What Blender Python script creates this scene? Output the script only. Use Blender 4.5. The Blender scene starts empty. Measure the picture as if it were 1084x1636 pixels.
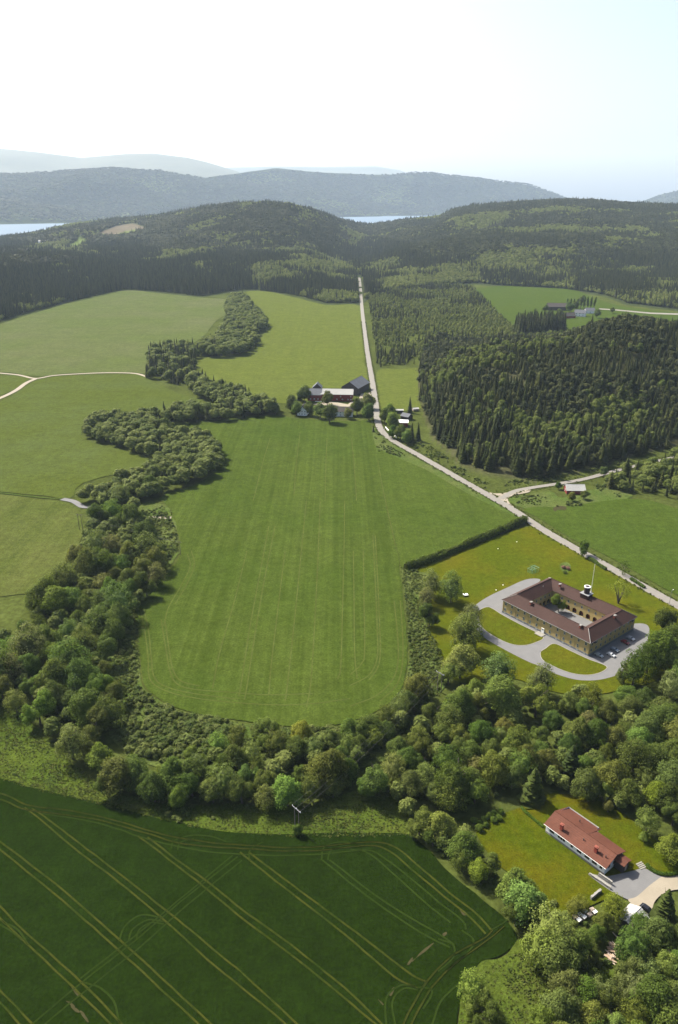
import bpy, bmesh, math, random
import numpy as np
from mathutils import Vector, Matrix
from mathutils.geometry import tessellate_polygon

S = bpy.context.scene
COL = S.collection
R = math.radians
rng = np.random.default_rng(7)
random.seed(7)

# ------------------------------------------------------------------ camera, sky, sun, exposure
CAM_H, FPX, PITCH = 200.0, 1200.0, 22.55
cam_d = bpy.data.cameras.new("camera")
cam = bpy.data.objects.new("camera", cam_d)
COL.objects.link(cam)
cam.location = (0, 0, CAM_H)
cam.rotation_euler = (R(90 - PITCH), 0, 0)
cam_d.sensor_fit = 'AUTO'
cam_d.sensor_width = 36.0
cam_d.lens = 36.0 * FPX / 1636.0
cam_d.clip_start = 1.0
cam_d.clip_end = 60000.0
S.camera = cam

SUN_AZ = R(-48.0)            # from +Y towards +X: the sun stands ahead and to the left
SUN_EL = R(47.0)
world = bpy.data.worlds.new("World")
S.world = world
world.use_nodes = True
wn = world.node_tree
wn.nodes.clear()
sky = wn.nodes.new('ShaderNodeTexSky')
sky.sky_type = 'NISHITA'
sky.sun_disc = False
sky.sun_elevation = SUN_EL
sky.sun_rotation = SUN_AZ
sky.altitude = 200
sky.air_density = 0.9
sky.dust_density = 5.0
sky.ozone_density = 0.4
bg = wn.nodes.new('ShaderNodeBackground')
bg.inputs['Strength'].default_value = 0.095
wo = wn.nodes.new('ShaderNodeOutputWorld')
wn.links.new(sky.outputs[0], bg.inputs[0])
wn.links.new(bg.outputs[0], wo.inputs[0])

sun_d = bpy.data.lights.new("sun", 'SUN')
sun_d.energy = 5.0
sun_d.angle = R(0.5)
sun_d.color = (1.0, 0.93, 0.80)
sun = bpy.data.objects.new("sun", sun_d)
COL.objects.link(sun)
sdir = Vector((math.sin(SUN_AZ) * math.cos(SUN_EL), math.cos(SUN_AZ) * math.cos(SUN_EL), math.sin(SUN_EL)))
sun.rotation_euler = sdir.to_track_quat('Z', 'Y').to_euler()
sun.location = (-600, 500, 900)

S.view_settings.view_transform = 'Standard'
S.view_settings.look = 'None'
S.view_settings.gamma = 1.0
S.view_settings.use_curve_mapping = False
S.view_settings.exposure = 1.45
cy = S.cycles
cy.max_bounces = 5
cy.diffuse_bounces = 2
cy.glossy_bounces = 2
cy.transmission_bounces = 3
cy.transparent_max_bounces = 4
cy.volume_bounces = 1
cy.use_denoising = True
cy.use_adaptive_sampling = False
cy.caustics_reflective = False
cy.caustics_refractive = False

# ------------------------------------------------------------------ pixels of the photograph -> points of the place
CT, ST = math.cos(R(PITCH)), math.sin(R(PITCH))


def ray(x, y):
    v = y - 818.0
    return (x - 542.0, FPX * CT - v * ST, -FPX * ST - v * CT)


def G(x, y, z=0.0):
    """point of the level z that the photograph shows at pixel x, y"""
    d = ray(x, y)
    k = (z - CAM_H) / d[2]
    return Vector((d[0] * k, d[1] * k, z))


def proj(P):
    """pixels of an (n,3) array of points"""
    P = np.asarray(P, dtype=float)
    X, Y, Z = P[..., 0], P[..., 1], P[..., 2] - CAM_H
    dep = Y * CT - Z * ST
    up = Y * ST + Z * CT
    return 542 + FPX * X / dep, 818 - FPX * up / dep, dep


def inside(px, py, poly):
    px = np.asarray(px); py = np.asarray(py)
    r = np.zeros(px.shape, bool)
    n = len(poly)
    for i in range(n):
        x1, y1 = poly[i]; x2, y2 = poly[(i + 1) % n]
        if y1 == y2:
            continue
        c = ((y1 > py) != (y2 > py)) & (px < (x2 - x1) * (py - y1) / (y2 - y1) + x1)
        r ^= c
    return r


def _h(ix, iy, s):
    n = (ix * 374761393 + iy * 668265263 + s * 974711) & 0x7fffffff
    n = ((n ^ (n >> 13)) * 1274126177) & 0x7fffffff
    return ((n ^ (n >> 16)) & 0xffff) / 65535.0


def vnoise(x, y, s=0):
    x = np.asarray(x, float); y = np.asarray(y, float)
    ix = np.floor(x).astype(np.int64); iy = np.floor(y).astype(np.int64)
    fx = x - ix; fy = y - iy
    fx = fx * fx * (3 - 2 * fx); fy = fy * fy * (3 - 2 * fy)
    a = _h(ix, iy, s); b = _h(ix + 1, iy, s); c = _h(ix, iy + 1, s); d = _h(ix + 1, iy + 1, s)
    return (a * (1 - fx) + b * fx) * (1 - fy) + (c * (1 - fx) + d * fx) * fy * 1.0


def fbm(x, y, s=0, o=4):
    r = 0; a = 0.5; t = 0
    for k in range(o):
        r = r + a * (vnoise(x * 2 ** k, y * 2 ** k, s + k * 17) * 2 - 1)
        t += a; a *= 0.5
    return r / t


# ------------------------------------------------------------------ object helpers
def tag(o, label=None, cat=None, group=None, kind=None):
    if label: o['label'] = label
    if cat: o['category'] = cat
    if group: o['group'] = group
    if kind: o['kind'] = kind
    return o


def empty(name, loc=(0, 0, 0), rz=0.0, label=None, cat=None, group=None):
    o = bpy.data.objects.new(name, None)
    COL.objects.link(o)
    o.location = loc
    o.rotation_euler = (0, 0, rz)
    o.empty_display_size = 1.0
    return tag(o, label, cat, group)


def link_mesh(name, me, parent=None):
    o = bpy.data.objects.new(name, me)
    COL.objects.link(o)
    if parent is not None:
        o.parent = parent
    return o


def mesh_np(name, V, F, mat=None, smooth=False):
    """mesh from arrays: V (n,3), F (m,k) all faces with k corners"""
    V = np.ascontiguousarray(V, np.float32); F = np.ascontiguousarray(F, np.int32)
    me = bpy.data.meshes.new(name)
    k = F.shape[1]
    me.vertices.add(len(V)); me.vertices.foreach_set('co', V.ravel())
    me.loops.add(F.size); me.loops.foreach_set('vertex_index', F.ravel())
    me.polygons.add(len(F))
    me.polygons.foreach_set('loop_start', np.arange(0, F.size, k, dtype=np.int32))
    me.polygons.foreach_set('loop_total', np.full(len(F), k, np.int32))
    me.polygons.foreach_set('use_smooth', np.full(len(F), smooth, bool))
    me.update(calc_edges=True)
    if mat is not None:
        me.materials.append(mat)
    return me


class MB:
    """collects shapes, builds ONE mesh object"""
    def __init__(s):
        s.v = []; s.f = []

    def add(s, vs, fs):
        b = len(s.v)
        s.v += [tuple(p) for p in vs]
        s.f += [tuple(i + b for i in f) for f in fs]
        return s

    def box(s, c, d, rz=0.0, taper=1.0):
        cx, cy_, cz = c; a, b, h = d[0] / 2, d[1] / 2, d[2] / 2
        co, si = math.cos(rz), math.sin(rz)
        vs = []
        for z, k in ((-h, 1.0), (h, taper)):
            for x, y in ((-a, -b), (a, -b), (a, b), (-a, b)):
                x *= k; y *= k
                vs.append((cx + x * co - y * si, cy_ + x * si + y * co, cz + z))
        return s.add(vs, [(3, 2, 1, 0), (4, 5, 6, 7), (0, 1, 5, 4), (1, 2, 6, 5), (2, 3, 7, 6), (3, 0, 4, 7)])

    def tube(s, p, q, r0, r1=None, n=8, cap=True):
        r1 = r0 if r1 is None else r1
        p = Vector(p); q = Vector(q)
        w = (q - p).normalized()
        u = w.orthogonal().normalized(); v = w.cross(u)
        vs = []
        for c, r in ((p, r0), (q, r1)):
            for i in range(n):
                a = 2 * math.pi * i / n
                vs.append(c + (u * math.cos(a) + v * math.sin(a)) * r)
        fs = [(i, (i + 1) % n, n + (i + 1) % n, n + i) for i in range(n)]
        if cap:
            fs += [tuple(range(n - 1, -1, -1)), tuple(range(n, 2 * n))]
        return s.add(vs, fs)

    def path(s, pts, rad, n=6):
        for a, b, r0, r1 in zip(pts, pts[1:], rad, rad[1:]):
            s.tube(a, b, r0, r1, n)
        return s

    def prism(s, poly, z0, z1):
        n = len(poly)
        vs = [(x, y, z0) for x, y in poly] + [(x, y, z1) for x, y in poly]
        return s.add(vs, [tuple(range(n - 1, -1, -1)), tuple(range(n, 2 * n))] + [(i, (i + 1) % n, n + (i + 1) % n, n + i) for i in range(n)])

    def slab(s, quad, th):
        """a thick plate: four corners (upper side), thickness downwards along the normal"""
        q = [Vector(p) for p in quad]
        nrm = (q[1] - q[0]).cross(q[-1] - q[0]).normalized()
        if nrm.z < 0:
            q = q[::-1]; nrm = -nrm
        lo = [p - nrm * th for p in q]
        n = len(q)
        return s.add(q + lo, [tuple(range(n)), tuple(range(2 * n - 1, n - 1, -1))] + [(n + i, n + (i + 1) % n, (i + 1) % n, i) for i in range(n)])

    def mesh(s, name, mat):
        me = bpy.data.meshes.new(name)
        me.from_pydata(s.v, [], s.f)
        me.materials.append(mat)
        me.update()
        return me

    def build(s, name, mat, parent=None, bevel=0.0):
        me = s.mesh(name, mat)
        if bevel:
            bm = bmesh.new(); bm.from_mesh(me)
            bmesh.ops.remove_doubles(bm, verts=bm.verts, dist=1e-4)
            bmesh.ops.bevel(bm, geom=[e for e in bm.edges if len(e.link_faces) == 2 and e.calc_face_angle(0) > 0.5], offset=bevel, segments=2, affect='EDGES', profile=0.6)
            bm.to_mesh(me); bm.free()
        return link_mesh(name, me, parent)


def copy_tree(o, parent=None):
    c = o.copy()
    COL.objects.link(c)
    if parent is not None:
        c.parent = parent
    for ch in list(o.children):
        copy_tree(ch, c)
    return c


# ------------------------------------------------------------------ materials
class NT:
    def __init__(s, name):
        s.m = bpy.data.materials.new(name)
        s.m.use_nodes = True
        s.t = s.m.node_tree
        s.t.nodes.clear()
        s.out = s.t.nodes.new('ShaderNodeOutputMaterial')

    def n(s, typ, **kw):
        nd = s.t.nodes.new(typ)
        for k, v in kw.items():
            if k.startswith('i_'):
                nd.inputs[k[2:].replace('_', ' ')].default_value = v
            else:
                setattr(nd, k, v)
        return nd

    def l(s, a, b):
        s.t.links.new(a, b)

    def noise(s, scale, vec, detail=4.0, rough=0.55, dist=0.0):
        nd = s.n('ShaderNodeTexNoise')
        nd.inputs['Scale'].default_value = scale
        nd.inputs['Detail'].default_value = detail
        nd.inputs['Roughness'].default_value = rough
        nd.inputs['Distortion'].default_value = dist
        s.l(vec, nd.inputs['Vector'])
        return nd.outputs['Fac']

    def ramp(s, fac, stops):
        nd = s.n('ShaderNodeValToRGB')
        el = nd.color_ramp.elements
        while len(el) < len(stops):
            el.new(0.5)
        for e, (p, c) in zip(el, stops):
            e.position = p
            e.color = (c, c, c, 1) if isinstance(c, (int, float)) else (*c, 1)
        s.l(fac, nd.inputs['Fac'])
        return nd.outputs['Color']

    def mix(s, fac, a, b, mode='MIX'):
        nd = s.n('ShaderNodeMix', data_type='RGBA', blend_type=mode)
        for sock, v in ((nd.inputs['Factor'], fac), (nd.inputs[6], a), (nd.inputs[7], b)):
            if hasattr(v, 'is_linked') or hasattr(v, 'links'):
                s.l(v, sock)
            elif isinstance(v, (int, float)):
                sock.default_value = v if sock == nd.inputs['Factor'] else (v, v, v, 1)
            else:
                sock.default_value = (*v, 1)
        return nd.outputs[2]

    def math(s, op, a, b=0.0):
        nd = s.n('ShaderNodeMath', operation=op)
        for sock, v in ((nd.inputs[0], a), (nd.inputs[1], b)):
            if isinstance(v, (int, float)):
                sock.default_value = v
            else:
                s.l(v, sock)
        return nd.outputs[0]

    def pos(s):
        return s.n('ShaderNodeNewGeometry').outputs['Position']

    def mapping(s, vec, rot=0.0, scale=(1, 1, 1)):
        nd = s.n('ShaderNodeMapping')
        nd.inputs['Rotation'].default_value = (0, 0, rot)
        nd.inputs['Scale'].default_value = scale
        s.l(vec, nd.inputs['Vector'])
        return nd.outputs[0]

    def bsdf(s, col, rough=0.8, bump=None, bdist=0.1, bstr=1.0, metal=0.0, spec=0.3, k=0.65):
        if isinstance(col, (tuple, list)):
            col = tuple(c * k for c in col)
        elif k != 1:
            col = s.mix(1.0, col, (k, k, k), 'MULTIPLY')
        b = s.n('ShaderNodeBsdfPrincipled')
        if isinstance(col, (tuple, list)):
            b.inputs['Base Color'].default_value = (*col, 1)
        else:
            s.l(col, b.inputs['Base Color'])
        b.inputs['Roughness'].default_value = rough
        b.inputs['Metallic'].default_value = metal
        b.inputs['Specular IOR Level'].default_value = spec
        if bump is not None:
            bn = s.n('ShaderNodeBump')
            bn.inputs['Distance'].default_value = bdist
            bn.inputs['Strength'].default_value = bstr
            s.l(bump, bn.inputs['Height'])
            s.l(bn.outputs[0], b.inputs['Normal'])
        s.l(b.outputs[0], s.out.inputs['Surface'])
        return s.m


def plain(name, col, rough=0.7, var=0.25, scale=2.0, bump=0.0, metal=0.0, spec=0.3, k=0.65):
    t = NT(name)
    p = t.pos()
    f = t.noise(scale, p, 5)
    c = t.mix(f, tuple(x * (1 - var) for x in col), tuple(min(1, x * (1 + var)) for x in col))
    return t.bsdf(c, rough, f if bump else None, bump or 0.1, 1.0, metal, spec, k)


def crop_mat(name, base, light, rot=0.0, row=3.2, row_str=0.25, patch=0.012, patch_col=None, fine=1.4, bump=0.25, stretch=0.06, patch_amt=0.6, mid_c=0.55, gr_c=1.2):
    """a field: seeded rows along one direction, slow patches, fine grain"""
    t = NT(name)
    p = t.pos()
    m = t.mapping(p, rot, (1, 1, 1))
    ms = t.mapping(p, rot, (1, stretch, 1))
    rows = t.noise(1.0 / row, ms, 3, 0.65)
    rows2 = t.noise(0.22 / row, ms, 2, 0.6)
    rows = t.math('ADD', t.math('MULTIPLY', rows, 0.6), t.math('MULTIPLY', rows2, 0.4))
    big = t.noise(patch, p, 4, 0.6)
    mid = t.noise(patch * 7, p, 4, 0.6)
    gr = t.noise(fine, p, 3, 0.7)
    gr2 = t.noise(fine * 0.25, p, 3, 0.7)
    c = t.mix(t.ramp(rows, [(0.5 - 0.12, 0), (0.5 + 0.12, 1)]), base, light)
    c0 = t.mix(0.5, base, light)
    c = t.mix(row_str, c0, c)
    if patch_col is not None:
        c = t.mix(t.math('MULTIPLY', t.ramp(big, [(0.42, 0), (0.66, 1)]), patch_amt), c, patch_col)
    def amp(f, s):
        return t.math('ADD', 1.0, t.math('MULTIPLY', t.math('SUBTRACT', f, 0.5), s))
    for f, s in ((mid, mid_c), (gr, gr_c), (gr2, gr_c * 0.8)):
        c = t.mix(1.0, c, t.math('MAXIMUM', amp(f, s), 0.1), 'MULTIPLY')
    h = t.math('ADD', gr, t.math('MULTIPLY', rows, 0.6))
    return t.bsdf(c, 1.0, h, bump, 1.0, 0, 0.0)


def leaf_mat(name, dark, light, rnd=0.35, transl=0.35, objcol=True):
    t = NT(name)
    oi = t.n('ShaderNodeObjectInfo')
    p = t.n('ShaderNodeNewGeometry')
    r = oi.outputs['Random']
    ri = p.outputs['Random Per Island']
    c = t.mix(r, dark, light)
    c = t.mix(1.0, c, t.ramp(ri, [(0, 1 - rnd), (1, 1 + rnd)]), 'MULTIPLY')
    if objcol:
        c = t.mix(1.0, c, oi.outputs['Color'], 'MULTIPLY')
    c = t.mix(1.0, c, (0.70, 0.71, 0.70), 'MULTIPLY')
    d = t.n('ShaderNodeBsdfPrincipled')
    d.inputs['Roughness'].default_value = 0.7
    d.inputs['Specular IOR Level'].default_value = 0.06
    t.l(c, d.inputs['Base Color'])
    tr = t.n('ShaderNodeBsdfTranslucent')
    t.l(t.mix(1.0, c, (1.25, 1.35, 0.6), 'MULTIPLY'), tr.inputs['Color'])
    ms = t.n('ShaderNodeMixShader')
    ms.inputs[0].default_value = transl
    t.l(d.outputs[0], ms.inputs[1]); t.l(tr.outputs[0], ms.inputs[2])
    t.l(ms.outputs[0], t.out.inputs['Surface'])
    return t.m


def wood_bark():
    t = NT('bark'); p = t.pos()
    f = t.noise(3.0, t.mapping(p, 0, (3, 3, 0.6)), 5)
    return t.bsdf(t.mix(f, (0.05, 0.04, 0.03), (0.16, 0.13, 0.10)), 0.9, f, 0.05)


M = {}
M['bark'] = wood_bark()
M['leaf'] = leaf_mat('leaf', (0.094, 0.136, 0.024), (0.142, 0.180, 0.040), 0.45, 0.42)
M['needle'] = leaf_mat('needle', (0.022, 0.034, 0.008), (0.074, 0.088, 0.020), 0.45, 0.20)
M['needle_far'] = leaf_mat('needle_far', (0.022, 0.032, 0.011), (0.072, 0.080, 0.025), 0.35, 0.12, False)
M['leaf_far'] = leaf_mat('leaf_far', (0.090, 0.122, 0.026), (0.160, 0.188, 0.048), 0.35, 0.32, False)
M['leaf_young'] = leaf_mat('leaf_young', (0.120, 0.150, 0.034), (0.205, 0.225, 0.065), 0.35, 0.40, False)
M['scrub'] = leaf_mat('scrub', (0.070, 0.104, 0.022), (0.150, 0.175, 0.050), 0.40, 0.36, False)
M['tuft'] = leaf_mat('tuft', (0.050, 0.074, 0.014), (0.095, 0.108, 0.024), 0.3, 0.25, False)
# ------------------------------------------------------------------ terrain: the plain, the near hill, the forest hills, the far ridge
def row_t(points, Yfix=None, zfix=None):
    """pixel row (x, y, Y) -> arrays t, Y, z ; Y None: distance of the level zfix"""
    T, YY, ZZ = [], [], []
    for x, y, Y in points:
        d = ray(x, y)
        if Y is None:
            Y = (zfix - CAM_H) / d[2] * d[1]
        z = CAM_H + d[2] / d[1] * Y if zfix is None else zfix
        T.append(d[0] / d[1]); YY.append(Y); ZZ.append(z)
    T = np.array(T); i = np.argsort(T)
    return T[i], np.array(YY)[i], np.array(ZZ)[i]


def smooth_interp(t, T, V):
    v = np.interp(t, T, V)
    k = 5
    return v if len(t) < 20 else np.convolve(np.pad(v, k, mode='edge'), np.ones(2 * k + 1) / (2 * k + 1), 'valid')


tt = np.concatenate([np.linspace(-2.2, -0.95, 24)[:-1], np.linspace(-0.95, 0.95, 560), np.linspace(0.95, 2.2, 24)[1:]])
NTT = len(tt)
r0 = row_t([(-260, 560, None), (-60, 525, None), (0, 513, None), (60, 495, None), (130, 478, None), (200, 462, None), (260, 466, None), (320, 473, None), (360, 466, None),
            (400, 462, None), (470, 471, None), (520, 484, None), (578, 484, None), (600, 468, None), (700, 456, None), (760, 452, None), (800, 456, None),
            (900, 461, None), (970, 472, None), (1000, 484, None), (1084, 494, None), (1350, 510, None)], zfix=0.0)
r1 = row_t([(-300, 450, 1900), (0, 438, 1900), (100, 430, 2150), (200, 420, 2400), (330, 402, 2500), (420, 400, 2500), (500, 412, 2500), (560, 428, 2600), (590, 430, 2600),
            (640, 420, 2500), (700, 410, 2400), (800, 402, 2400), (900, 402, 2400), (1000, 416, 2300), (1084, 426, 2250), (1400, 430, 2200)])
r2 = row_t([(-300, 392, 3600), (0, 384, 3600), (60, 375, 3700), (108, 361, 3900), (130, 357, 4000), (200, 351, 4200), (250, 347, 3900), (330, 334, 3600), (380, 327, 3400), (420, 325, 3300),
            (460, 327, 3300), (500, 337, 3400), (540, 352, 3800), (565, 358, 4200), (590, 362, 4400), (615, 359, 4300), (640, 354, 4200), (700, 347, 4200), (722, 337, 4000),
            (760, 330, 3900), (800, 328, 3800), (850, 324, 3800), (905, 321, 3700), (960, 323, 3700), (1000, 327, 3700), (1084, 330, 3700), (1400, 332, 3700)])
r5 = row_t([(-300, 359, None), (0, 358.5, None), (110, 356.5, None), (200, 352, None), (300, 350, None), (540, 347, None), (700, 345, None), (1084, 343, None), (1400, 343, None)], zfix=20.0)
r6 = row_t([(-300, 284, 9200), (0, 279, 9200), (60, 276, 9200), (120, 273, 9300), (180, 271, 9500), (250, 271, 9600), (300, 279, 9700), (330, 284, 9800), (400, 274, 10500), (440, 269, 10800),
            (520, 276, 11000), (600, 279, 11200), (640, 278, 11200), (660, 276, 11200), (690, 279, 11400), (740, 285, 11500), (800, 291, 11700), (850, 297, 11800), (895, 312, 11800), (930, 326, 11800),
            (1000, 330, 11800), (1025, 322, 11800), (1055, 311, 11800), (1084, 305, 11800), (1200, 290, 11800), (1400, 300, 11800)])
Y0, Z0 = np.interp(tt, r0[0], r0[1]), np.zeros(NTT)
Y1, Z1 = smooth_interp(tt, r1[0], r1[1]), smooth_interp(tt, r1[0], r1[2])
Y2, Z2 = np.interp(tt, r2[0], r2[1]), np.interp(tt, r2[0], r2[2])
Y3, Z3 = Y2 * 1.12, np.maximum(Z2 - 70, -5)
Y5, Z5 = np.interp(tt, r5[0], r5[1]), np.full(NTT, 20.0)
Y4 = np.maximum(Y3 * 1.04, np.minimum(Y5 * 0.62, 5200)); Z4 = np.full(NTT, -5.0)
Y6, Z6 = np.interp(tt, r6[0], r6[1]), np.interp(tt, r6[0], r6[2])
Y7, Z7 = Y6 * 1.18, Z6 - 260

ra0 = row_t([(660, 640, None), (676, 668, None), (690, 704, None), (740, 752, None), (800, 768, None), (860, 770, None), (920, 758, None), (1000, 737, None), (1084, 714, None), (1300, 660, None)], zfix=0.0)
ra1 = row_t([(640, 602, 900), (690, 602, 840), (725, 592, 800), (760, 588, 790), (830, 576, 820), (870, 571, 840), (905, 560, 855), (940, 543, 870), (1000, 525, 890), (1084, 540, 900), (1300, 550, 900)])
A0 = np.interp(tt, ra0[0], ra0[1]); A1 = np.interp(tt, ra1[0], ra1[1]); AZ = np.interp(tt, ra1[0], ra1[2])
AZ = np.where(tt < 0.10, 0, np.clip(AZ, 0, None)) * np.clip((tt - 0.105) / 0.05, 0, 1)
A2 = A1 + 380


def sst(x):
    x = np.clip(x, 0, 1)
    return x * x * (3 - 2 * x)


def hill_a(ti, Y):
    a0 = np.interp(ti, tt, A0); a1 = np.interp(ti, tt, A1); a2 = np.interp(ti, tt, A2); z = np.interp(ti, tt, AZ)
    up = np.clip((Y - a0) / (a1 - a0), 0, 1)
    up = 0.55 * up + 0.45 * sst(up)
    dn = sst((a2 - Y) / (a2 - a1))
    w = np.where(Y < a1, up, dn)
    return z * w + w * (1 - 0.5 * w) * 9 * fbm(ti * Y / 110, Y / 110, 5) * (z > 3)


segs = []     # (rows Y, rows Z, noise weight)


def seg(Ya, Za, Yb, Zb, n, na, nb, ease, first=False):
    for i in range(0 if first else 1, n + 1):
        f = i / n
        e = sst(np.array(f)) if ease else f
        segs.append((Ya + (Yb - Ya) * f, Za + (Zb - Za) * e, na + (nb - na) * f if na != nb else na * 1.0))


seg(np.full(NTT, 45.0), Z0, Y0, Z0, 130, 0, 0, False, True)
seg(Y0, Z0, Y1, Z1, 42, 0.0, 1.0, False)
seg(Y1, Z1, Y2, Z2, 52, 1.0, 0.12, False)
seg(Y2, Z2, Y3, Z3, 10, 0.15, 0.5, True)
seg(Y3, Z3, Y4, Z4, 8, 0.5, 0.0, True)
seg(Y4, Z4, Y5, Z5, 10, 0.0, 0.0, False)
seg(Y5, Z5, Y6, Z6, 60, 0.0, 0.2, False)
seg(Y6, Z6, Y7, Z7, 6, 0.2, 0.2, True)
TY = np.array([s[0] for s in segs]); TZ = np.array([s[1] for s in segs])
TW = np.array([np.broadcast_to(s[2], NTT) for s in segs])
TT = np.broadcast_to(tt, TY.shape)
TX = TT * TY
i_far = 130 + 42 + 52 + 10 + 8 + 10
amp = np.where(np.arange(len(segs))[:, None] > i_far, 1.0, 0.0)
rel5 = np.clip((np.arange(len(segs))[:, None] - i_far) / 60.0, 0, 1)
far_w = amp * np.sin(np.pi * np.clip(rel5, 0, 1)) ** 0.7
TZ = TZ + TW * (36 * fbm(TX / 420, TY / 420, 1, 5) + 8 * fbm(TX / 90, TY / 90, 9, 3)) + far_w * (300 * fbm(TX / 1300, TY / 1300, 3, 5) - 10)
TZ = np.where(amp > 0, np.maximum(TZ, 12), TZ)
TZ[:131] = TZ[:131] + hill_a(TT[:131], TY[:131])
TZ[:131] -= 0.35 * np.clip((131 - np.arange(131)) / 3.0, 0, 1)[:, None]
NR = len(segs)
TP = np.stack([TX, TY, TZ], -1)
px_, py_, _ = proj(TP)

# colours of open ground that lies on the hills (fields, clearings, forest floor)
HILL_FIELDS = [([(153, 374), (185, 361), (214, 357), (238, 366), (215, 372), (180, 381), (160, 379)], (0.125, 0.108, 0.078)),
               ([(168, 381), (200, 369), (236, 365), (232, 370), (190, 381)], (0.115, 0.15, 0.045)),
               ([(103, 397), (128, 379), (143, 389), (122, 398)], (0.11, 0.15, 0.045)),
               ([(178, 349), (200, 337), (208, 341), (196, 352)], (0.14, 0.16, 0.06))]
CLEAR = [(840, 372, 50, 8, 0.7), (980, 395, 40, 9, 0.6), (720, 430, 40, 10, 0.6), (880, 440, 50, 9, 0.5), (320, 430, 25, 12, 0.5), (480, 350, 25, 8, 0.5), (230, 395, 30, 10, 0.5), (420, 452, 22, 12, 1.0), (563, 388, 14, 16, 0.9), (470, 378, 12, 6, 0.6), (150, 440, 30, 20, 0.7), (755, 357, 62, 11, 0.7), (905, 346, 28, 5, 0.6), (120, 425, 60, 38, 0.55), (60, 400, 45, 14, 0.35), (420, 447, 28, 18, 0.75), (355, 380, 45, 10, 0.5), (550, 385, 22, 26, 0.45), (700, 375, 60, 10, 0.3), (820, 425, 70, 14, 0.4), (690, 520, 90, 60, 0.6), (620, 430, 30, 20, 0.5), (1060, 470, 40, 16, 0.5), (280, 340, 22, 12, 0.3), (1035, 435, 30, 10, 0.5)]
gcol = np.empty((NR, NTT, 3)); gcol[:] = (0.040, 0.052, 0.020)
plainm = np.zeros((NR, NTT)); plainm[:128] = 1
gcol[:128] = (0.060, 0.076, 0.018)
hill_mask = np.zeros((NR, NTT), bool)
hill_mask[:131] = hill_a(TT[:131], TY[:131]) > 0.4
gcol[hill_mask] = (0.060, 0.062, 0.030)
light = np.zeros((NR, NTT))
for cx, cy_, rx, ry, s in CLEAR:
    light = np.maximum(light, s * np.exp(-(((px_ - cx) / rx) ** 2 + ((py_ - cy_) / ry) ** 2) * 1.2))
light[TY > 5200] = 0
light[:131][hill_mask[:131]] = 0
gcol[128:] += (light[128:, :, None] > 0.28) * np.array([0.045, 0.055, 0.012])
for poly, c in HILL_FIELDS:
    m = inside(px_, py_, poly) & (TY > 2500) & (TY < 5200)
    if poly[0][1] == 349:
        m = inside(px_, py_, poly) & (TY > 6000)
    gcol[m] = c
open_m = np.zeros((NR, NTT), bool)
for poly, c in HILL_FIELDS:
    open_m |= inside(px_, py_, poly) & (TY > 2500)

idx = np.arange(NR * NTT).reshape(NR, NTT)
F = np.stack([idx[:-1, :-1], idx[:-1, 1:], idx[1:, 1:], idx[1:, :-1]], -1).reshape(-1, 4)
t = NT('terrain_ground')
p = t.pos()
at = t.n('ShaderNodeAttribute', attribute_name='ground_colour')
n1 = t.noise(0.35, p, 5, 0.65); n2 = t.noise(0.03, p, 4, 0.6)
c = t.mix(1.0, at.outputs['Color'], t.ramp(n1, [(0.25, 0.55), (0.75, 1.45)]), 'MULTIPLY')
c = t.mix(1.0, c, t.ramp(n2, [(0.3, 0.75), (0.7, 1.25)]), 'MULTIPLY')
M['terrain'] = t.bsdf(c, 0.95, n1, 0.6, 1.0, 0, 0.0)
me = mesh_np('terrain', TP.reshape(-1, 3), F, M['terrain'], True)
ca = me.color_attributes.new('ground_colour', 'FLOAT_COLOR', 'POINT')
ca.data.foreach_set('color', np.concatenate([gcol.reshape(-1, 3), np.ones((NR * NTT, 1))], 1).astype(np.float32).ravel())
terrain = tag(link_mesh('terrain', me), 'rolling ground of the plain and its wooded hills', 'terrain', kind='structure')

# lake behind the hills
t = NT('lake_water'); p = t.pos()
f = t.noise(0.02, p, 4)
M['lake'] = t.bsdf((0.15, 0.21, 0.28), 0.6, f, 0.6, 0.5, 0, 0.02)
la = MB(); la.add([(-6500, 3950, 20), (6500, 3950, 20), (8000, 11000, 20), (-8000, 11000, 20)], [(0, 1, 2, 3)])
tag(la.build('lake', M['lake']), 'grey blue lake lying behind the wooded hills', 'lake', kind='structure')

# pale mountains on the horizon
def mountain(name, pts, Y, label, seed):
    T, YY, ZZ = row_t([(x, y, Y) for x, y in pts])
    tm = np.linspace(T[0], T[-1], 220)
    zr = np.interp(tm, T, ZZ)
    n = 26
    V = np.empty((n, 220, 3))
    for i in range(n):
        f = i / (n - 1)
        yy = Y - 3600 + 3600 * min(1, f * 1.25) if f < 0.8 else Y + 3000 * (f - 0.8) / 0.2
        e = min(1, f / 0.8) ** 0.9 if f < 0.8 else 1 - 0.9 * (f - 0.8) / 0.2
        V[i, :, 0] = tm * yy; V[i, :, 1] = yy
        V[i, :, 2] = 10 + (zr - 10) * e + (0 if f > 0.75 else 130 * math.sin(math.pi * f / 0.8)) * fbm(tm * yy / 1500, np.full(220, yy / 1500), seed, 4)
    ii = np.arange(n * 220).reshape(n, 220)
    FF = np.stack([ii[:-1, :-1], ii[:-1, 1:], ii[1:, 1:], ii[1:, :-1]], -1).reshape(-1, 4)
    return tag(link_mesh(name, mesh_np(name, V.reshape(-1, 3), FF, M['mount'], True)), label, 'mountain', kind='structure')


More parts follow.
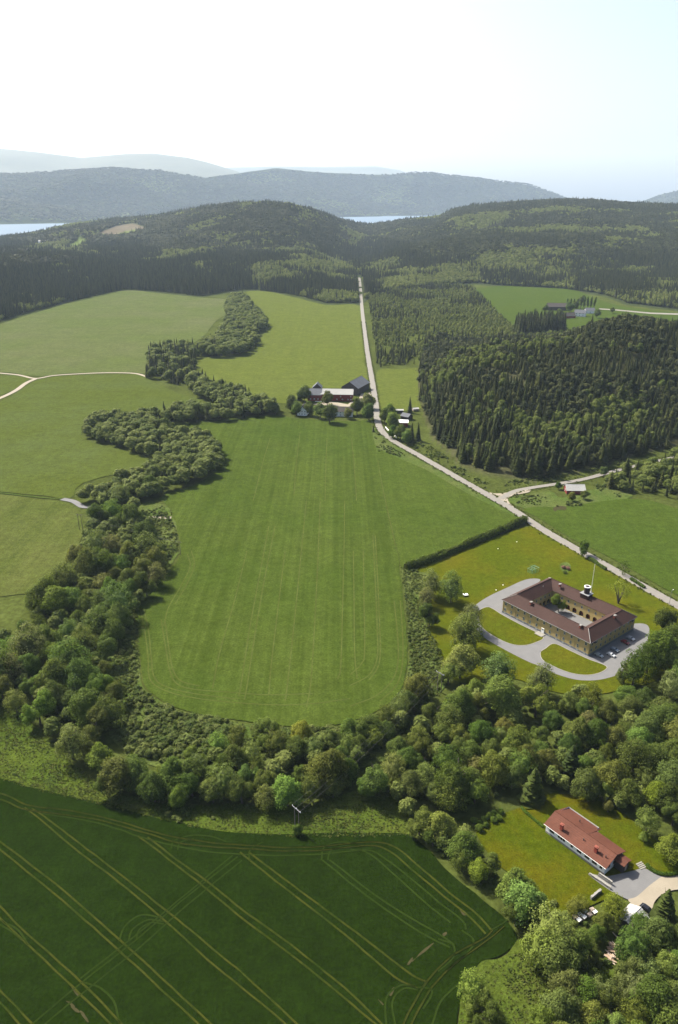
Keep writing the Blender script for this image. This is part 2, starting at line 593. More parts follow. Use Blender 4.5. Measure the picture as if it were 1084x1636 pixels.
t = NT('mountain_forest'); p = t.pos()
M['mount'] = t.bsdf(t.mix(t.noise(0.004, p, 6), (0.05, 0.06, 0.04), (0.10, 0.11, 0.07)), 0.95)
mountain('mountain', [(-300, 250), (-100, 236), (0, 237), (60, 243), (130, 252), (200, 246), (245, 245), (300, 252), (330, 259), (380, 274), (430, 300), (470, 330)], 14000, 'long blue mountain on the horizon at the far left', 21)
mountain('mountain', [(300, 300), (360, 268), (440, 266), (520, 267), (600, 266), (640, 272), (680, 290), (720, 330)], 20000, 'faint low mountain behind the far wooded ridge', 22)
mountain('mountain', [(700, 330), (760, 310), (830, 308), (880, 313), (930, 330)], 21000, 'faintest mountain in the gap behind the ridge end', 23)

# the air
hz = NT('haze_air')
pv = hz.n('ShaderNodeVolumePrincipled')
pv.inputs['Color'].default_value = (0.64, 0.80, 1.0, 1)
pv.inputs['Density'].default_value = 3.0e-5
pv.inputs['Anisotropy'].default_value = 0.12
hz.l(pv.outputs[0], hz.out.inputs['Volume'])
hb = MB(); hb.box((0, 11000, 715), (46000, 26000, 1470))
haze = tag(hb.build('haze', hz.m), 'thin blue summer haze over the whole valley', 'haze', kind='stuff')
haze.display_type = 'WIRE'
cy.volume_step_rate = 1.0
# ------------------------------------------------------------------ fields, lawns, roads: thin sheets on the plain
def catmull(pts, n=6, closed=False):
    P = [Vector((*p, 0)) if len(p) == 2 else Vector(p) for p in pts]
    out = []
    m = len(P)
    rngi = range(m if closed else m - 1)
    for i in rngi:
        p1, p2 = P[i % m], P[(i + 1) % m]
        p0 = P[(i - 1) % m] if closed or i > 0 else p1 - (p2 - p1)
        p3 = P[(i + 2) % m] if closed or i < m - 2 else p2 + (p2 - p1)
        for k in range(n):
            t = k / n
            out.append(0.5 * ((2 * p1) + (-p0 + p2) * t + (2 * p0 - 5 * p1 + 4 * p2 - p3) * t * t + (-p0 + 3 * p1 - 3 * p2 + p3) * t ** 3))
    if not closed:
        out.append(P[-1])
    return out


def sheet(name, poly, z, mat, label, cat, smooth=True, wob=0.0, kind='structure', parent=None):
    """a level ground sheet whose outline is a polygon of photograph pixels"""
    pts = [G(x, y, z) for x, y in poly]
    if smooth:
        pts = catmull([(p.x, p.y, z) for p in pts], 5, True)
    if wob:
        q = []
        for p in pts:
            q.append(Vector((p.x + wob * float(fbm(p.x / 9, p.y / 9, 31)), p.y + wob * float(fbm(p.x / 9, p.y / 9, 32)), z)))
        pts = q
    tri = tessellate_polygon([[Vector((p.x, p.y, 0)) for p in pts]])
    V = np.array([(p.x, p.y, z) for p in pts]); Fs = []
    for a, b, c in tri:
        n = (V[b, 0] - V[a, 0]) * (V[c, 1] - V[a, 1]) - (V[b, 1] - V[a, 1]) * (V[c, 0] - V[a, 0])
        Fs.append((a, b, c) if n > 0 else (a, c, b))
    o = link_mesh(name, mesh_np(name, V, np.array(Fs), mat), parent)
    return tag(o, label, cat, kind=kind)


def ribbon_mesh(name, pts, profile, mat, z):
    """profile: (offset across, height) list swept along the world points"""
    V = []; n = len(pts); k = len(profile)
    for i, p in enumerate(pts):
        d = (pts[min(i + 1, n - 1)] - pts[max(i - 1, 0)])
        d.z = 0
        d.normalize()
        s = Vector((d.y, -d.x, 0))
        for o, h in profile:
            V.append((p.x + s.x * o, p.y + s.y * o, z + h))
    Fq = []
    for i in range(n - 1):
        for j in range(k - 1):
            a = i * k + j
            Fq.append((a, a + 1, a + k + 1, a + k))
    return mesh_np(name, np.array(V), np.array(Fq), mat)


def road(name, px, width, z, mat, label, cat, n=8):
    pts = catmull([tuple(G(x, y, z)) for x, y in px], n)
    w = width / 2
    me = ribbon_mesh(name, pts, [(w, 0), (0, 0.05), (-w, 0)], mat, z)
    for pl in me.polygons:
        pass
    o = link_mesh(name, me)
    if me.polygons[0].normal.z < 0:
        me.flip_normals()
    return tag(o, label, cat, kind='structure')


def dirang(a, b):
    p, q = G(*a), G(*b)
    return math.atan2(q.x - p.x, q.y - p.y)


rot_main = dirang((450, 1100), (547, 690))
rot_near = dirang((600, 1636), (221, 1337))
M['f_main'] = crop_mat('field_main', (0.0414, 0.0622, 0.0092), (0.0636, 0.0902, 0.0157), rot_main, 2.6, 0.9, 0.010, (0.0399, 0.0671, 0.0091), 1.1, 0.18, 0.010)
M['f_mid'] = crop_mat('field_mid', (0.0434, 0.0648, 0.0097), (0.0636, 0.0902, 0.0157), rot_main, 2.6, 0.6, 0.012, (0.0409, 0.0671, 0.0091), 1.1, 0.18, 0.010)
M['f_near'] = crop_mat('field_near', (0.0087, 0.0181, 0.0018), (0.0108, 0.0216, 0.0024), rot_near, 1.2, 0.5, 0.014, (0.0116, 0.0239, 0.0030), 0.9, 0.35, 0.15)  # shade between the stalks is put into this very dark crop colour
M['f_left'] = crop_mat('field_left', (0.0576, 0.0781, 0.0132), (0.0703, 0.0892, 0.0171), R(30), 3.0, 0.4, 0.010, (0.0703, 0.0939, 0.0285), 1.0, 0.15, 0.05)
M['f_pale'] = crop_mat('field_pale', (0.0599, 0.0752, 0.0169), (0.0888, 0.1025, 0.0272), R(-62), 2.6, 0.9, 0.013, (0.0563, 0.0781, 0.0141), 1.0, 0.15, 0.03)
M['f_olive'] = crop_mat('field_olive', (0.0717, 0.0954, 0.0262), (0.0823, 0.1037, 0.0315), R(-30), 4.0, 0.5, 0.006, (0.0963, 0.1052, 0.0474), 0.7, 0.15, 0.06)
M['f_far'] = crop_mat('field_far', (0.0761, 0.0994, 0.0171), (0.0928, 0.1132, 0.0218), rot_main, 4.0, 0.6, 0.008, (0.0828, 0.1028, 0.0218), 0.8, 0.15, 0.04)
M['f_right'] = crop_mat('field_right', (0.0446, 0.0704, 0.0102), (0.0545, 0.0805, 0.0129), R(60), 2.6, 0.5, 0.012, (0.0409, 0.0693, 0.0097), 1.1, 0.15, 0.04)
M['lawn'] = crop_mat('lawn', (0.0517, 0.0723, 0.0037), (0.0694, 0.0849, 0.0050), R(20), 1.8, 0.35, 0.035, (0.0912, 0.0881, 0.0059), 1.8, 0.12, 0.3, 0.8)
M['lawn_house'] = crop_mat('lawn_house', (0.0454, 0.0668, 0.0027), (0.0596, 0.0749, 0.0041), rot_near, 1.4, 0.35, 0.06, (0.0934, 0.0792, 0.0045), 1.8, 0.12, 0.2, 0.7)
M['meadow'] = crop_mat('meadow', (0.0435, 0.0744, 0.0096), (0.0620, 0.0886, 0.0140), R(10), 3.0, 0.4, 0.03, (0.0808, 0.0992, 0.0172), 0.9, 0.5, 0.4, 0.7)
M['rough'] = crop_mat('rough_ground', (0.0527, 0.0861, 0.0170), (0.0812, 0.1130, 0.0256), R(70), 3.0, 0.6, 0.03, (0.1056, 0.1130, 0.0426), 0.8, 0.6, 0.4, 0.6)

FLD = {}
FLD['main'] = [(205, 681), (213, 677), (300, 675), (345, 668), (430, 663), (480, 669), (560, 673), (588, 672), (594, 690), (601, 714), (606, 740), (612, 780), (622, 830), (635, 885), (640, 920), (648, 1000),
               (651, 1040), (650, 1068), (643, 1095), (625, 1120), (600, 1138), (560, 1152), (500, 1162), (440, 1159), (380, 1151), (320, 1141), (270, 1126), (240, 1106), (228, 1085), (222, 1040), (219, 1000),
               (216, 968), (232, 945), (257, 925), (277, 905), (288, 885), (288, 860), (280, 835), (274, 815), (262, 802), (255, 796), (270, 788), (310, 775), (340, 756), (353, 735), (350, 716), (335, 703), (310, 690), (280, 683), (240, 681)]
FLD['mid'] = [(603, 722), (612, 720), (640, 733), (680, 750), (720, 773), (770, 800), (818, 823), (822, 836), (760, 860), (700, 886), (655, 905), (641, 903), (636, 882), (624, 830), (613, 780)]
FLD['left_a'] = [(-160, 720), (-100, 650), (0, 642), (58, 608), (122, 600), (225, 598), (242, 609), (290, 630), (322, 641), (260, 655), (190, 658), (150, 668), (132, 685), (136, 702), (175, 714), (215, 724), (247, 739),
                 (200, 753), (150, 766), (125, 776), (112, 796), (60, 791), (0, 785), (-160, 770)]
FLD['left_b'] = [(-180, 780), (0, 790), (60, 797), (105, 803), (128, 818), (133, 842), (125, 872), (100, 907), (62, 942), (20, 951), (-40, 954), (-200, 950)]
FLD['olive'] = [(-180, 560), (-60, 530), (0, 518), (60, 499), (150, 473), (205, 464), (260, 469), (330, 476), (368, 479), (374, 492), (345, 513), (330, 533), (300, 552), (240, 562), (236, 590), (231, 596), (120, 596), (60, 601), (0, 594), (-160, 594)]
FLD['wedge'] = [(-140, 604), (0, 600), (36, 602), (47, 605), (30, 618), (0, 632), (-140, 680)]
FLD['far'] = [(396, 466), (430, 466), (470, 475), (520, 487), (575, 489), (583, 545), (590, 600), (592, 626), (560, 630), (490, 641), (440, 643), (372, 621), (325, 605), (312, 590), (314, 577), (350, 567), (385, 565), (412, 550), (410, 532), (424, 520), (421, 497), (402, 481)]
FLD['small'] = [(603, 594), (640, 590), (682, 588), (688, 604), (682, 625), (673, 652), (640, 657), (611, 657)]
FLD['farm'] = [(752, 465), (800, 457), (850, 459), (915, 463), (955, 478), (1000, 490), (1084, 500), (1200, 510), (1200, 540), (1084, 535), (1010, 530), (920, 535), (850, 540), (815, 522), (800, 506), (786, 490), (770, 476)]
FLD['right'] = [(838, 816), (850, 810), (880, 810), (905, 809), (960, 801), (1000, 797), (1040, 800), (1084, 813), (1200, 845), (1250, 1030), (1150, 985), (1092, 955), (1060, 939), (1007, 908), (960, 883), (908, 857), (862, 828)]
sheet('field', FLD['main'], 0.0, M['f_main'], 'large green main field with pale seeding rows in the middle of the valley', 'field', wob=1.0)
sheet('field', FLD['mid'], -0.03, M['f_mid'], 'smaller green field between the main field, the road and the clipped hedge', 'field', wob=0.6)
sheet('field', FLD['left_a'], 0.02, M['f_left'], 'light green field above the pale track at the left, inside the loops of the stream wood', 'field', wob=1.5)
sheet('field', FLD['left_b'], 0.0, M['f_pale'], 'pale striped field at the left edge below the track', 'field', wob=1.0)
sheet('field', FLD['olive'], 0.0, M['f_olive'], 'wide olive green field below the dark wood at the far left', 'field', wob=2.0)
sheet('field', FLD['wedge'], 0.0, M['f_left'], 'small wedge of field inside the fork of the pale track', 'field')
sheet('field', FLD['far'], 0.0, M['f_far'], 'smooth green field behind the red farm, left of the straight road', 'field', wob=1.5)
sheet('field', FLD['small'], 0.0, M['f_far'], 'small square green field right of the straight road', 'field')
sheet('field', FLD['farm'], -0.1, M['f_right'], 'bright green field round the far white farm', 'field')
sheet('field', FLD['right'], 0.0, M['f_right'], 'green field right of the road, below the red shed', 'field')
FLD['inst'] = [(668, 907), (760, 869), (845, 841), (862, 846), (900, 866), (950, 893), (1000, 921), (1060, 953), (1110, 985), (1110, 1020), (1060, 1080), (1010, 1098), (940, 1110), (880, 1104), (800, 1080), (740, 1092), (706, 1060), (690, 1040), (684, 1010), (688, 960), (690, 920)]
sheet('lawn', FLD['inst'], 0.02, M['lawn'], 'wide sunlit lawn round the yellow courtyard building', 'lawn', wob=1.0)
MEADOW = [(-200, 1130), (0, 1118), (40, 1150), (80, 1180), (110, 1215), (150, 1245), (200, 1270), (280, 1285), (400, 1285), (480, 1290), (560, 1265), (620, 1255), (660, 1290), (660, 1335), (560, 1336), (470, 1338), (330, 1325), (250, 1308), (160, 1285), (60, 1262), (0, 1245), (-200, 1220)]
sheet('meadow', MEADOW, -0.02, M['meadow'], 'rough flowering meadow strip between the stream wood and the dark field', 'meadow', wob=1.5)
NEARF = [(-260, 1215), (-100, 1232), (0, 1244), (60, 1261), (160, 1281), (260, 1309), (340, 1325), (420, 1333), (520, 1331), (640, 1331), (676, 1350), (720, 1395), (770, 1435), (803, 1465), (826, 1497), (800, 1525), (765, 1540), (742, 1575), (728, 1640), (700, 1780), (400, 1950), (-300, 1950)]
nearf = sheet('field', NEARF, 0.03, M['f_near'], 'dark green grain field with tramlines at the bottom of the view', 'field', wob=0.8)
HLAWN = [(762, 1325), (790, 1305), (830, 1290), (850, 1282), (880, 1268), (930, 1272), (980, 1290), (1020, 1318), (1050, 1345), (1084, 1370), (1120, 1400), (1060, 1395), (1000, 1420), (960, 1440), (930, 1455), (900, 1470), (860, 1440), (820, 1400), (785, 1370)]
sheet('lawn', HLAWN, 0.02, M['lawn_house'], 'mown yellow green lawn round the white house with the red roof', 'lawn', wob=0.6)
sheet('rough_grass', [(740, 1545), (800, 1530), (830, 1500), (860, 1520), (950, 1540), (1000, 1500), (1100, 1480), (1130, 1700), (900, 1800), (720, 1720), (735, 1620)], -0.02, M['meadow'], 'uncut grass between the dark field and the trees at the bottom', 'grass', wob=1.0, kind='structure')
sheet('bank', [(262, 806), (276, 822), (284, 850), (285, 880), (272, 902), (250, 922), (232, 938), (214, 962), (214, 1000), (219, 1050), (226, 1092), (250, 1120), (300, 1142), (380, 1156), (470, 1168), (560, 1162), (600, 1150), (640, 1120), (660, 1090), (690, 1110), (640, 1200), (500, 1240), (300, 1240), (180, 1180), (160, 1080), (200, 960), (235, 880), (225, 810)], -0.06, M['rough'], 'scrubby stream bank round the lower end of the main field', 'bank', wob=2.0)
sheet('bank', [(644, 905), (672, 912), (694, 925), (690, 1000), (720, 1060), (700, 1110), (660, 1110), (652, 1080), (655, 1040), (650, 985)], -0.05, M['rough'], 'overgrown strip between the main field and the lawn', 'bank', wob=1.5)
sheet('verge', [(596, 690), (606, 686), (650, 722), (700, 750), (760, 785), (830, 825), (822, 830), (770, 806), (720, 780), (680, 757), (640, 740), (612, 728), (603, 724)], -0.06, M['rough'], 'strip of rough grass between the field and the bending road', 'verge')
sheet('verge', [(808, 798), (840, 790), (880, 785), (900, 795), (960, 780), (1010, 790), (990, 800), (940, 806), (890, 812), (845, 814)], -0.05, M['rough'], 'rough verge round the red shed', 'verge')

# roads
t = NT('asphalt'); p = t.pos()
f = t.noise(0.25, p, 5, 0.6); g = t.noise(6, p, 2)
M['asphalt'] = t.bsdf(t.mix(t.math('ADD', t.math('MULTIPLY', f, 0.7), t.math('MULTIPLY', g, 0.3)), (0.145, 0.137, 0.122), (0.26, 0.245, 0.215)), 0.9, g, 0.02)
t = NT('gravel'); p = t.pos()
f = t.noise(0.3, p, 5, 0.65); g = t.noise(4, p, 3)
M['gravel'] = t.bsdf(t.mix(t.math('ADD', t.math('MULTIPLY', f, 0.6), t.math('MULTIPLY', g, 0.4)), (0.21, 0.185, 0.14), (0.38, 0.335, 0.26)), 0.95, g, 0.05)
t = NT('drive_gravel'); p = t.pos()
f = t.noise(0.22, p, 5, 0.65); g = t.noise(3, p, 3)
M['drive'] = t.bsdf(t.mix(t.math('ADD', t.math('MULTIPLY', f, 0.7), t.math('MULTIPLY', g, 0.3)), (0.115, 0.116, 0.12), (0.21, 0.21, 0.212)), 0.95, g, 0.04)
M['kerb'] = plain('kerb_edge', (0.27, 0.26, 0.23), 0.9, 0.2, 1.5)
ROAD = [(574, 440), (576, 458), (577.5, 478), (580, 505), (587, 560), (595.5, 612), (601, 650), (603, 670), (610, 688), (630, 705), (660, 722), (700, 745), (740, 768), (775, 788), (815, 811), (860, 841), (900, 865), (950, 893), (1000, 921), (1050, 949), (1090, 971), (1250, 1060)]
road('road', ROAD, 6.6, 0.10, M['asphalt'], 'grey country road running straight through the valley and bending right', 'road')
SIDE = [(800, 797), (822, 785), (850, 779), (890, 773), (930, 766), (965, 757), (1000, 748), (1040, 739), (1084, 729), (1200, 702)]
road('side_road', SIDE, 4.8, 0.06, M['asphalt'], 'pale gravel side road leading off below the wooded hill', 'road')
sheet('side_road', [(762, 781), (790, 788), (815, 786), (835, 780), (845, 780), (846, 786), (822, 791), (812, 797), (817, 806), (830, 816), (815, 814), (780, 794)], 0.055, M['gravel'], 'pale gravel fan where the side road meets the main road', 'road')
road('track', [(-60, 660), (0, 636), (25, 624), (42, 612), (57, 605)], 5.5, 0.06, M['gravel'], 'pale farm track coming up from the left edge', 'track')
road('track', [(-60, 590), (0, 596), (30, 599), (57, 604.5), (85, 600), (120, 597.5), (170, 595.5), (215, 596.5), (236, 602)], 4.2, 0.055, M['gravel'], 'pale farm track running along the top of the light green field', 'track')
road('track', [(-60, 780), (0, 787), (60, 794), (100, 797.5), (116, 801)], 1.5, 0.06, M['rough'], 'thin field track along the left edge of the striped field', 'track')
road('track', [(100, 797), (118, 801), (132, 809), (146, 810)], 4.6, 0.07, M['drive'], 'grey gravel track end running into the stream wood', 'track')
road('track', [(238, 826), (255, 827), (274, 827)], 3.4, 0.05, M['gravel'], 'short pale track at the edge of the main field', 'track')
sheet('farmyard', [(520, 642), (540, 643), (556, 646), (562, 641), (574, 636), (577, 629), (596, 627), (599, 638), (588, 643), (570, 648), (556, 650), (520, 648), (500, 646)], 0.05, M['gravel'], 'pale gravel yard of the red farm', 'yard', smooth=False)
sheet('farm_track', [(958, 494.3), (985, 496), (1040, 501.5), (1084, 503), (1150, 504), (1150, 501), (1084, 500.6), (1040, 499.3), (985, 494.3), (957, 492.6)], 0.05, M['asphalt'], 'pale drive leading to the far white farm', 'road', smooth=False)
DRIVE = [(752, 974), (776, 955.5), (810, 939), (842, 925.4), (864, 926.4), (845, 941), (806, 963), (820, 985), (880, 1010), (950, 1040), (985, 1012), (1010, 997), (1036, 1000), (1034, 1030), (1012, 1058), (993, 1075), (972, 1083), (948, 1087), (919, 1085.5), (886.7, 1076), (862, 1064), (842, 1056), (805, 1037), (775, 1019), (757, 1000), (751, 986)]
sheet('driveway', DRIVE, 0.06, M['drive'], 'grey gravel drive looping in front of the yellow courtyard building', 'driveway', smooth=True)
LA = [(764, 977), (778, 970), (788, 973), (803, 982.5), (832, 998), (868, 1017), (854, 1027.5), (834, 1031.5), (813, 1028), (790, 1017), (771, 1003), (765, 989)]
LB = [(864, 1042), (872, 1036), (886, 1028.5), (912, 1040), (940, 1053), (969, 1064.5), (963, 1073), (944, 1078.5), (919, 1077), (895, 1069.5), (872, 1058), (865, 1051)]
for pl, lb in ((LA, 'left half of the lawn in front of the yellow building, ringed by the drive'), (LB, 'right half of the lawn in front of the yellow building, by the parked cars')):
    pts = catmull([tuple(G(x, y, 0)) for x, y in pl], 5, True)
    o = sheet('lawn', pl, 0.12, M['lawn'], lb, 'lawn')
    me = ribbon_mesh('kerb', pts + [pts[0], pts[1]], [(-0.16, -0.06), (-0.16, 0.08), (0.16, 0.08), (0.16, -0.06)], M['kerb'], 0.07)
    link_mesh('kerb', me, o)
HDR = [(940, 1396), (966, 1400), (990, 1396), (1012, 1391), (1029, 1387), (1048, 1394), (1084, 1392), (1130, 1385), (1130, 1418), (1084, 1419), (1061, 1426), (1043, 1441), (1036, 1462), (1024, 1452), (1014, 1442), (999, 1435), (974, 1422)]
sheet('driveway', HDR, 0.06, M['drive'], 'grey asphalt yard in front of the red roofed house', 'driveway')
sheet('driveway', [(1004, 1438), (1018, 1432), (1044, 1410), (1070, 1396), (1130, 1388), (1130, 1420), (1084, 1421), (1061, 1427), (1046, 1441), (1040, 1460), (1024, 1454)], 0.08, M['gravel'], 'pale gravel drive beside the grey asphalt yard', 'driveway')

# wheel tracks in the fields
def worn_mat(name, light, under, scale, lo, hi):
    t = NT(name); p = t.pos()
    f = t.noise(scale, p, 5, 0.7); g = t.noise(scale * 9, p, 3, 0.7)
    c = t.mix(t.ramp(f, [(lo, 0), (hi, 1)]), under, light)
    c = t.mix(1.0, c, t.math('ADD', 0.55, t.math('MULTIPLY', g, 0.9)), 'MULTIPLY')
    return t.bsdf(c, 1.0, g, 0.1, 1.0, 0, 0.0)


M['track_near'] = worn_mat('flattened_grain', (0.058, 0.066, 0.011), (0.024, 0.042, 0.006), 0.12, 0.32, 0.58)
M['track_dim'] = worn_mat('bent_grain', (0.026, 0.044, 0.007), (0.019, 0.034, 0.005), 0.12, 0.35, 0.6)
M['track_main'] = worn_mat('thin_rows', (0.078, 0.098, 0.024), (0.060, 0.074, 0.016), 0.05, 0.38, 0.62)
M['bare'] = plain('bare_soil', (0.050, 0.047, 0.022), 0.95, 0.5, 0.8, spec=0.0)
LN = [
    (1, [(-60, 1300), (0, 1344.4), (92, 1414.5), (206.6, 1516), (337.6, 1636), (400, 1700)]), (1, [(-60, 1312), (0, 1357), (99.6, 1438.5), (199, 1527), (317, 1636), (380, 1700)]),
    (1, [(40, 1290), (73.8, 1316.7), (121.8, 1357), (184.5, 1405), (258, 1466), (332, 1533), (398, 1587), (458, 1637), (520, 1695)]), (1, [(52, 1292), (80, 1311), (114.4, 1337), (173, 1382), (273, 1460.5), (354, 1527), (415, 1580), (475, 1636), (540, 1700)]),
    (1, [(221, 1336), (265, 1369), (313.7, 1407), (400, 1477), (486, 1542), (550, 1595), (598, 1634), (640, 1672)]), (1, [(236, 1338), (285, 1375), (332, 1409), (390, 1455), (465, 1510), (549.7, 1578), (611, 1636), (650, 1676)]),
    (1, [(384, 1362), (440, 1407), (550, 1492), (630, 1560), (668, 1579)]), (1, [(398, 1362), (465, 1413), (558, 1481), (651, 1552), (682, 1569)]),
    (0, [(516, 1374), (571, 1419), (634.6, 1465), (685.5, 1497), (719, 1514)]), (0, [(527, 1374), (592, 1424), (643, 1458), (702.5, 1493), (726, 1510)]),
    (1, [(-60, 1395), (0, 1447.7), (48, 1495.7), (129, 1567.6), (195.6, 1636), (250, 1690)]), (1, [(-60, 1412), (0, 1466), (40.6, 1505), (114.4, 1575), (177, 1636), (235, 1695)]),
    (1, [(-60, 1520), (0, 1580.6), (51.7, 1636), (100, 1690)]), (1, [(-60, 1545), (0, 1601), (31, 1636), (80, 1690)]),
    (1, [(-120, 1235), (0, 1267), (48, 1287), (118, 1296), (192, 1313), (258, 1333), (332, 1346), (400, 1351.5), (465, 1354.5), (520, 1352), (592, 1346), (630, 1353), (668.5, 1383), (719.4, 1427), (762, 1461), (785, 1486)]),
    (1, [(-120, 1246), (0, 1277), (44, 1294), (147.6, 1308), (236, 1332), (295, 1349), (400, 1357), (465, 1360), (520, 1358), (590, 1351.5), (622, 1360), (660, 1391), (710, 1432), (750, 1465), (776, 1492)]),
    (0, [(66, 1300), (129, 1309), (192, 1325), (221, 1336), (280, 1352), (354, 1363), (450, 1367), (520, 1364), (588, 1359), (615, 1372), (650, 1398), (700, 1440), (738, 1470), (745, 1485)]),
    (0, [(560, 1357), (590, 1364), (630, 1397), (680, 1442), (720, 1474)]),
    (1, [(787, 1486), (772, 1500), (740, 1517), (719, 1530), (685.5, 1564), (660, 1605.5), (643, 1640), (620, 1690)]), (1, [(806, 1480), (775, 1505), (728, 1539), (694, 1573), (673, 1606), (656, 1640), (636, 1690)]),
    (0, [(738, 1486), (757, 1503), (745, 1525), (715, 1550)]), (0, [(668, 1578), (688, 1580), (690, 1590), (676, 1612)]),
    (0, [(633, 1640), (628, 1600), (645, 1580), (668, 1582)]), (0, [(618, 1640), (618, 1595), (640, 1575), (664, 1577)]), (0, [(690, 1640), (705, 1600), (735, 1570), (760, 1548)]), (0, [(700, 1500), (724, 1510), (724, 1530), (700, 1552)]),
    (0, [(380, 1369), (300, 1432), (206.6, 1510.5), (120, 1578), (55, 1633), (0, 1680)]), (0, [(387, 1375), (310, 1437), (217.7, 1518), (130, 1588), (74, 1634), (10, 1690)]), (0, [(372, 1367), (273, 1449), (190, 1516), (129, 1563)]),
    (0, [(190, 1505), (200, 1480), (225, 1462), (258, 1466)]), (0, [(205, 1505), (212, 1485), (235, 1470), (262, 1472)]), (0, [(218, 1500), (224, 1484), (242, 1474), (262, 1476)]),
    (0, [(274, 1356), (279, 1344), (300, 1336), (335, 1336), (362, 1345)]), (0, [(284, 1358), (289, 1346), (310, 1340)]), (0, [(514, 1374), (518, 1354), (540, 1346), (570, 1348)]), (0, [(524, 1374), (528, 1360), (545, 1354)]),
    (0, [(132, 1568), (160, 1578), (182, 1600), (192, 1636)]), (0, [(-40, 1450), (10, 1474), (30, 1486), (46, 1510)]), (0, [(-40, 1458), (10, 1482), (36, 1502)]),
    (0, [(784, 1486), (800, 1478), (812, 1470)]), (0, [(400, 1376), (398, 1366), (402, 1356), (420, 1346)]),
]
PROF = [(-0.31, -0.01), (-0.22, 0.20), (-0.10, 0.02), (0.10, 0.02), (0.22, 0.20), (0.31, -0.01)]
PROF0 = [(-0.28, -0.01), (-0.21, 0.08), (-0.10, 0.02), (0.10, 0.02), (0.21, 0.08), (0.28, -0.01)]
for k, l in LN:
    pts = catmull([tuple(G(x, y, 0)) for x, y in l], 8)
    pts = [Vector((p.x + 0.25 * float(fbm(p.x / 7, p.y / 7, 3)), p.y + 0.25 * float(fbm(p.x / 7, p.y / 7, 4)), 0)) for p in pts]
    link_mesh('wheel_track', ribbon_mesh('wheel_track', pts, PROF if k else PROF0, M['track_near'] if k else M['track_dim'], 0.036), nearf)
for pl in ([(106, 1599), (112, 1600), (120, 1607), (116, 1608)], [(113, 1607), (124, 1611), (128, 1617), (121, 1616)], [(128, 1615), (134, 1617), (141, 1632), (137, 1631)], [(115, 1578), (119, 1579), (128, 1590), (125, 1592)], [(659, 1536), (664, 1535), (680, 1518), (695, 1507), (693, 1511), (676, 1527)],
           [(710, 1492), (716, 1489), (717, 1493), (712, 1496)], [(623, 1587), (629, 1577), (632, 1578), (626, 1590)], [(606, 1597), (614, 1605), (612, 1607)], [(735, 1452), (748, 1463), (742, 1464)], [(652, 1539), (660, 1531), (662, 1533), (655, 1541)]):
    sheet('bare_patch', pl, 0.05, M['bare'], None, None, wob=0.9, kind=None, parent=nearf)
mainf = bpy.data.objects['field']
LM = [[(596, 855), (600, 930), (603, 1000), (604, 1040), (600, 1062), (588, 1080), (560, 1095)], [(600, 855), (604, 930), (607, 1000), (608, 1045), (603, 1068), (590, 1086)],
      [(581, 880), (582, 960), (583, 1040), (578, 1060), (560, 1078)], [(630, 960), (636, 1020), (636, 1060), (626, 1088), (600, 1112), (560, 1128)], [(640, 960), (644, 1020), (643, 1062), (634, 1094), (608, 1120)],
      [(225, 975), (232, 1010), (237, 1050), (240, 1085), (262, 1102), (300, 1113), (360, 1121), (440, 1126), (500, 1124), (560, 1116)], [(230, 972), (238, 1010), (242, 1050), (247, 1082), (266, 1097), (310, 1108), (380, 1117)],
      [(258, 990), (266, 1040), (272, 1072), (283, 1092), (310, 1101), (370, 1106), (430, 1110), (500, 1108)], [(264, 990), (271, 1040), (277, 1070), (290, 1088), (320, 1096)],
      [(382, 1112), (386, 1090), (400, 1000), (415, 920), (430, 840)], [(391, 1118), (396, 1090), (410, 1000), (424, 920), (440, 840)], [(456, 1120), (460, 1090), (470, 1000), (480, 900), (490, 800)], [(490, 1130), (497, 1090), (503, 1000), (508, 900), (512, 800)],
      [(540, 1085), (545, 1060), (548, 960), (550, 880), (551, 800)], [(571, 1084), (567, 1040), (566, 960), (565, 880)], [(300, 885), (304, 905), (290, 935), (270, 970), (262, 1000)], [(306, 880), (311, 903), (298, 935), (280, 965)],
      [(604, 735), (611, 775), (622, 825), (632, 872)], [(340, 1100), (352, 1040), (375, 960), (395, 880)], [(430, 1110), (434, 1060), (446, 960), (456, 880)], [(405, 800), (420, 740), (432, 700)], [(520, 800), (521, 740), (523, 700)], [(570, 800), (566, 740), (562, 700)], [(470, 790), (474, 740), (480, 690)]]
for l in LM:
    pts = catmull([tuple(G(x, y, 0)) for x, y in l], 8)
    link_mesh('wheel_track', ribbon_mesh('wheel_track', pts, [(-0.34, -0.005), (-0.28, 0.07), (-0.10, 0.02), (0.10, 0.02), (0.28, 0.07), (0.34, -0.005)], M['track_main'], 0.006), mainf)
# ------------------------------------------------------------------ buildings
def roof_mat(name, col, row=0.36, metal=0.0, rough=0.75, var=0.22, relief=0.05, k=0.65):
    t = NT(name)
    tc = t.n('ShaderNodeTexCoord')
    p = tc.outputs['Object']
    w = t.n('ShaderNodeTexWave', wave_type='BANDS', bands_direction='Z')
    w.inputs['Scale'].default_value = 0.45 / row
    w.inputs['Distortion'].default_value = 0.4
    t.l(p, w.inputs['Vector'])
    f = t.noise(1.1, p, 5, 0.7)
    g = t.noise(0.16, p, 4)
    m = t.math('ADD', t.math('MULTIPLY', f, 0.6), t.math('MULTIPLY', g, 0.4))
    c = t.mix(t.ramp(m, [(0.3, 0), (0.7, 1)]), tuple(x * (1 - var) for x in col), tuple(min(1, x * (1 + var)) for x in col))
    return t.bsdf(c, rough, w.outputs['Fac'], relief, 0.7, metal, 0.1, k)


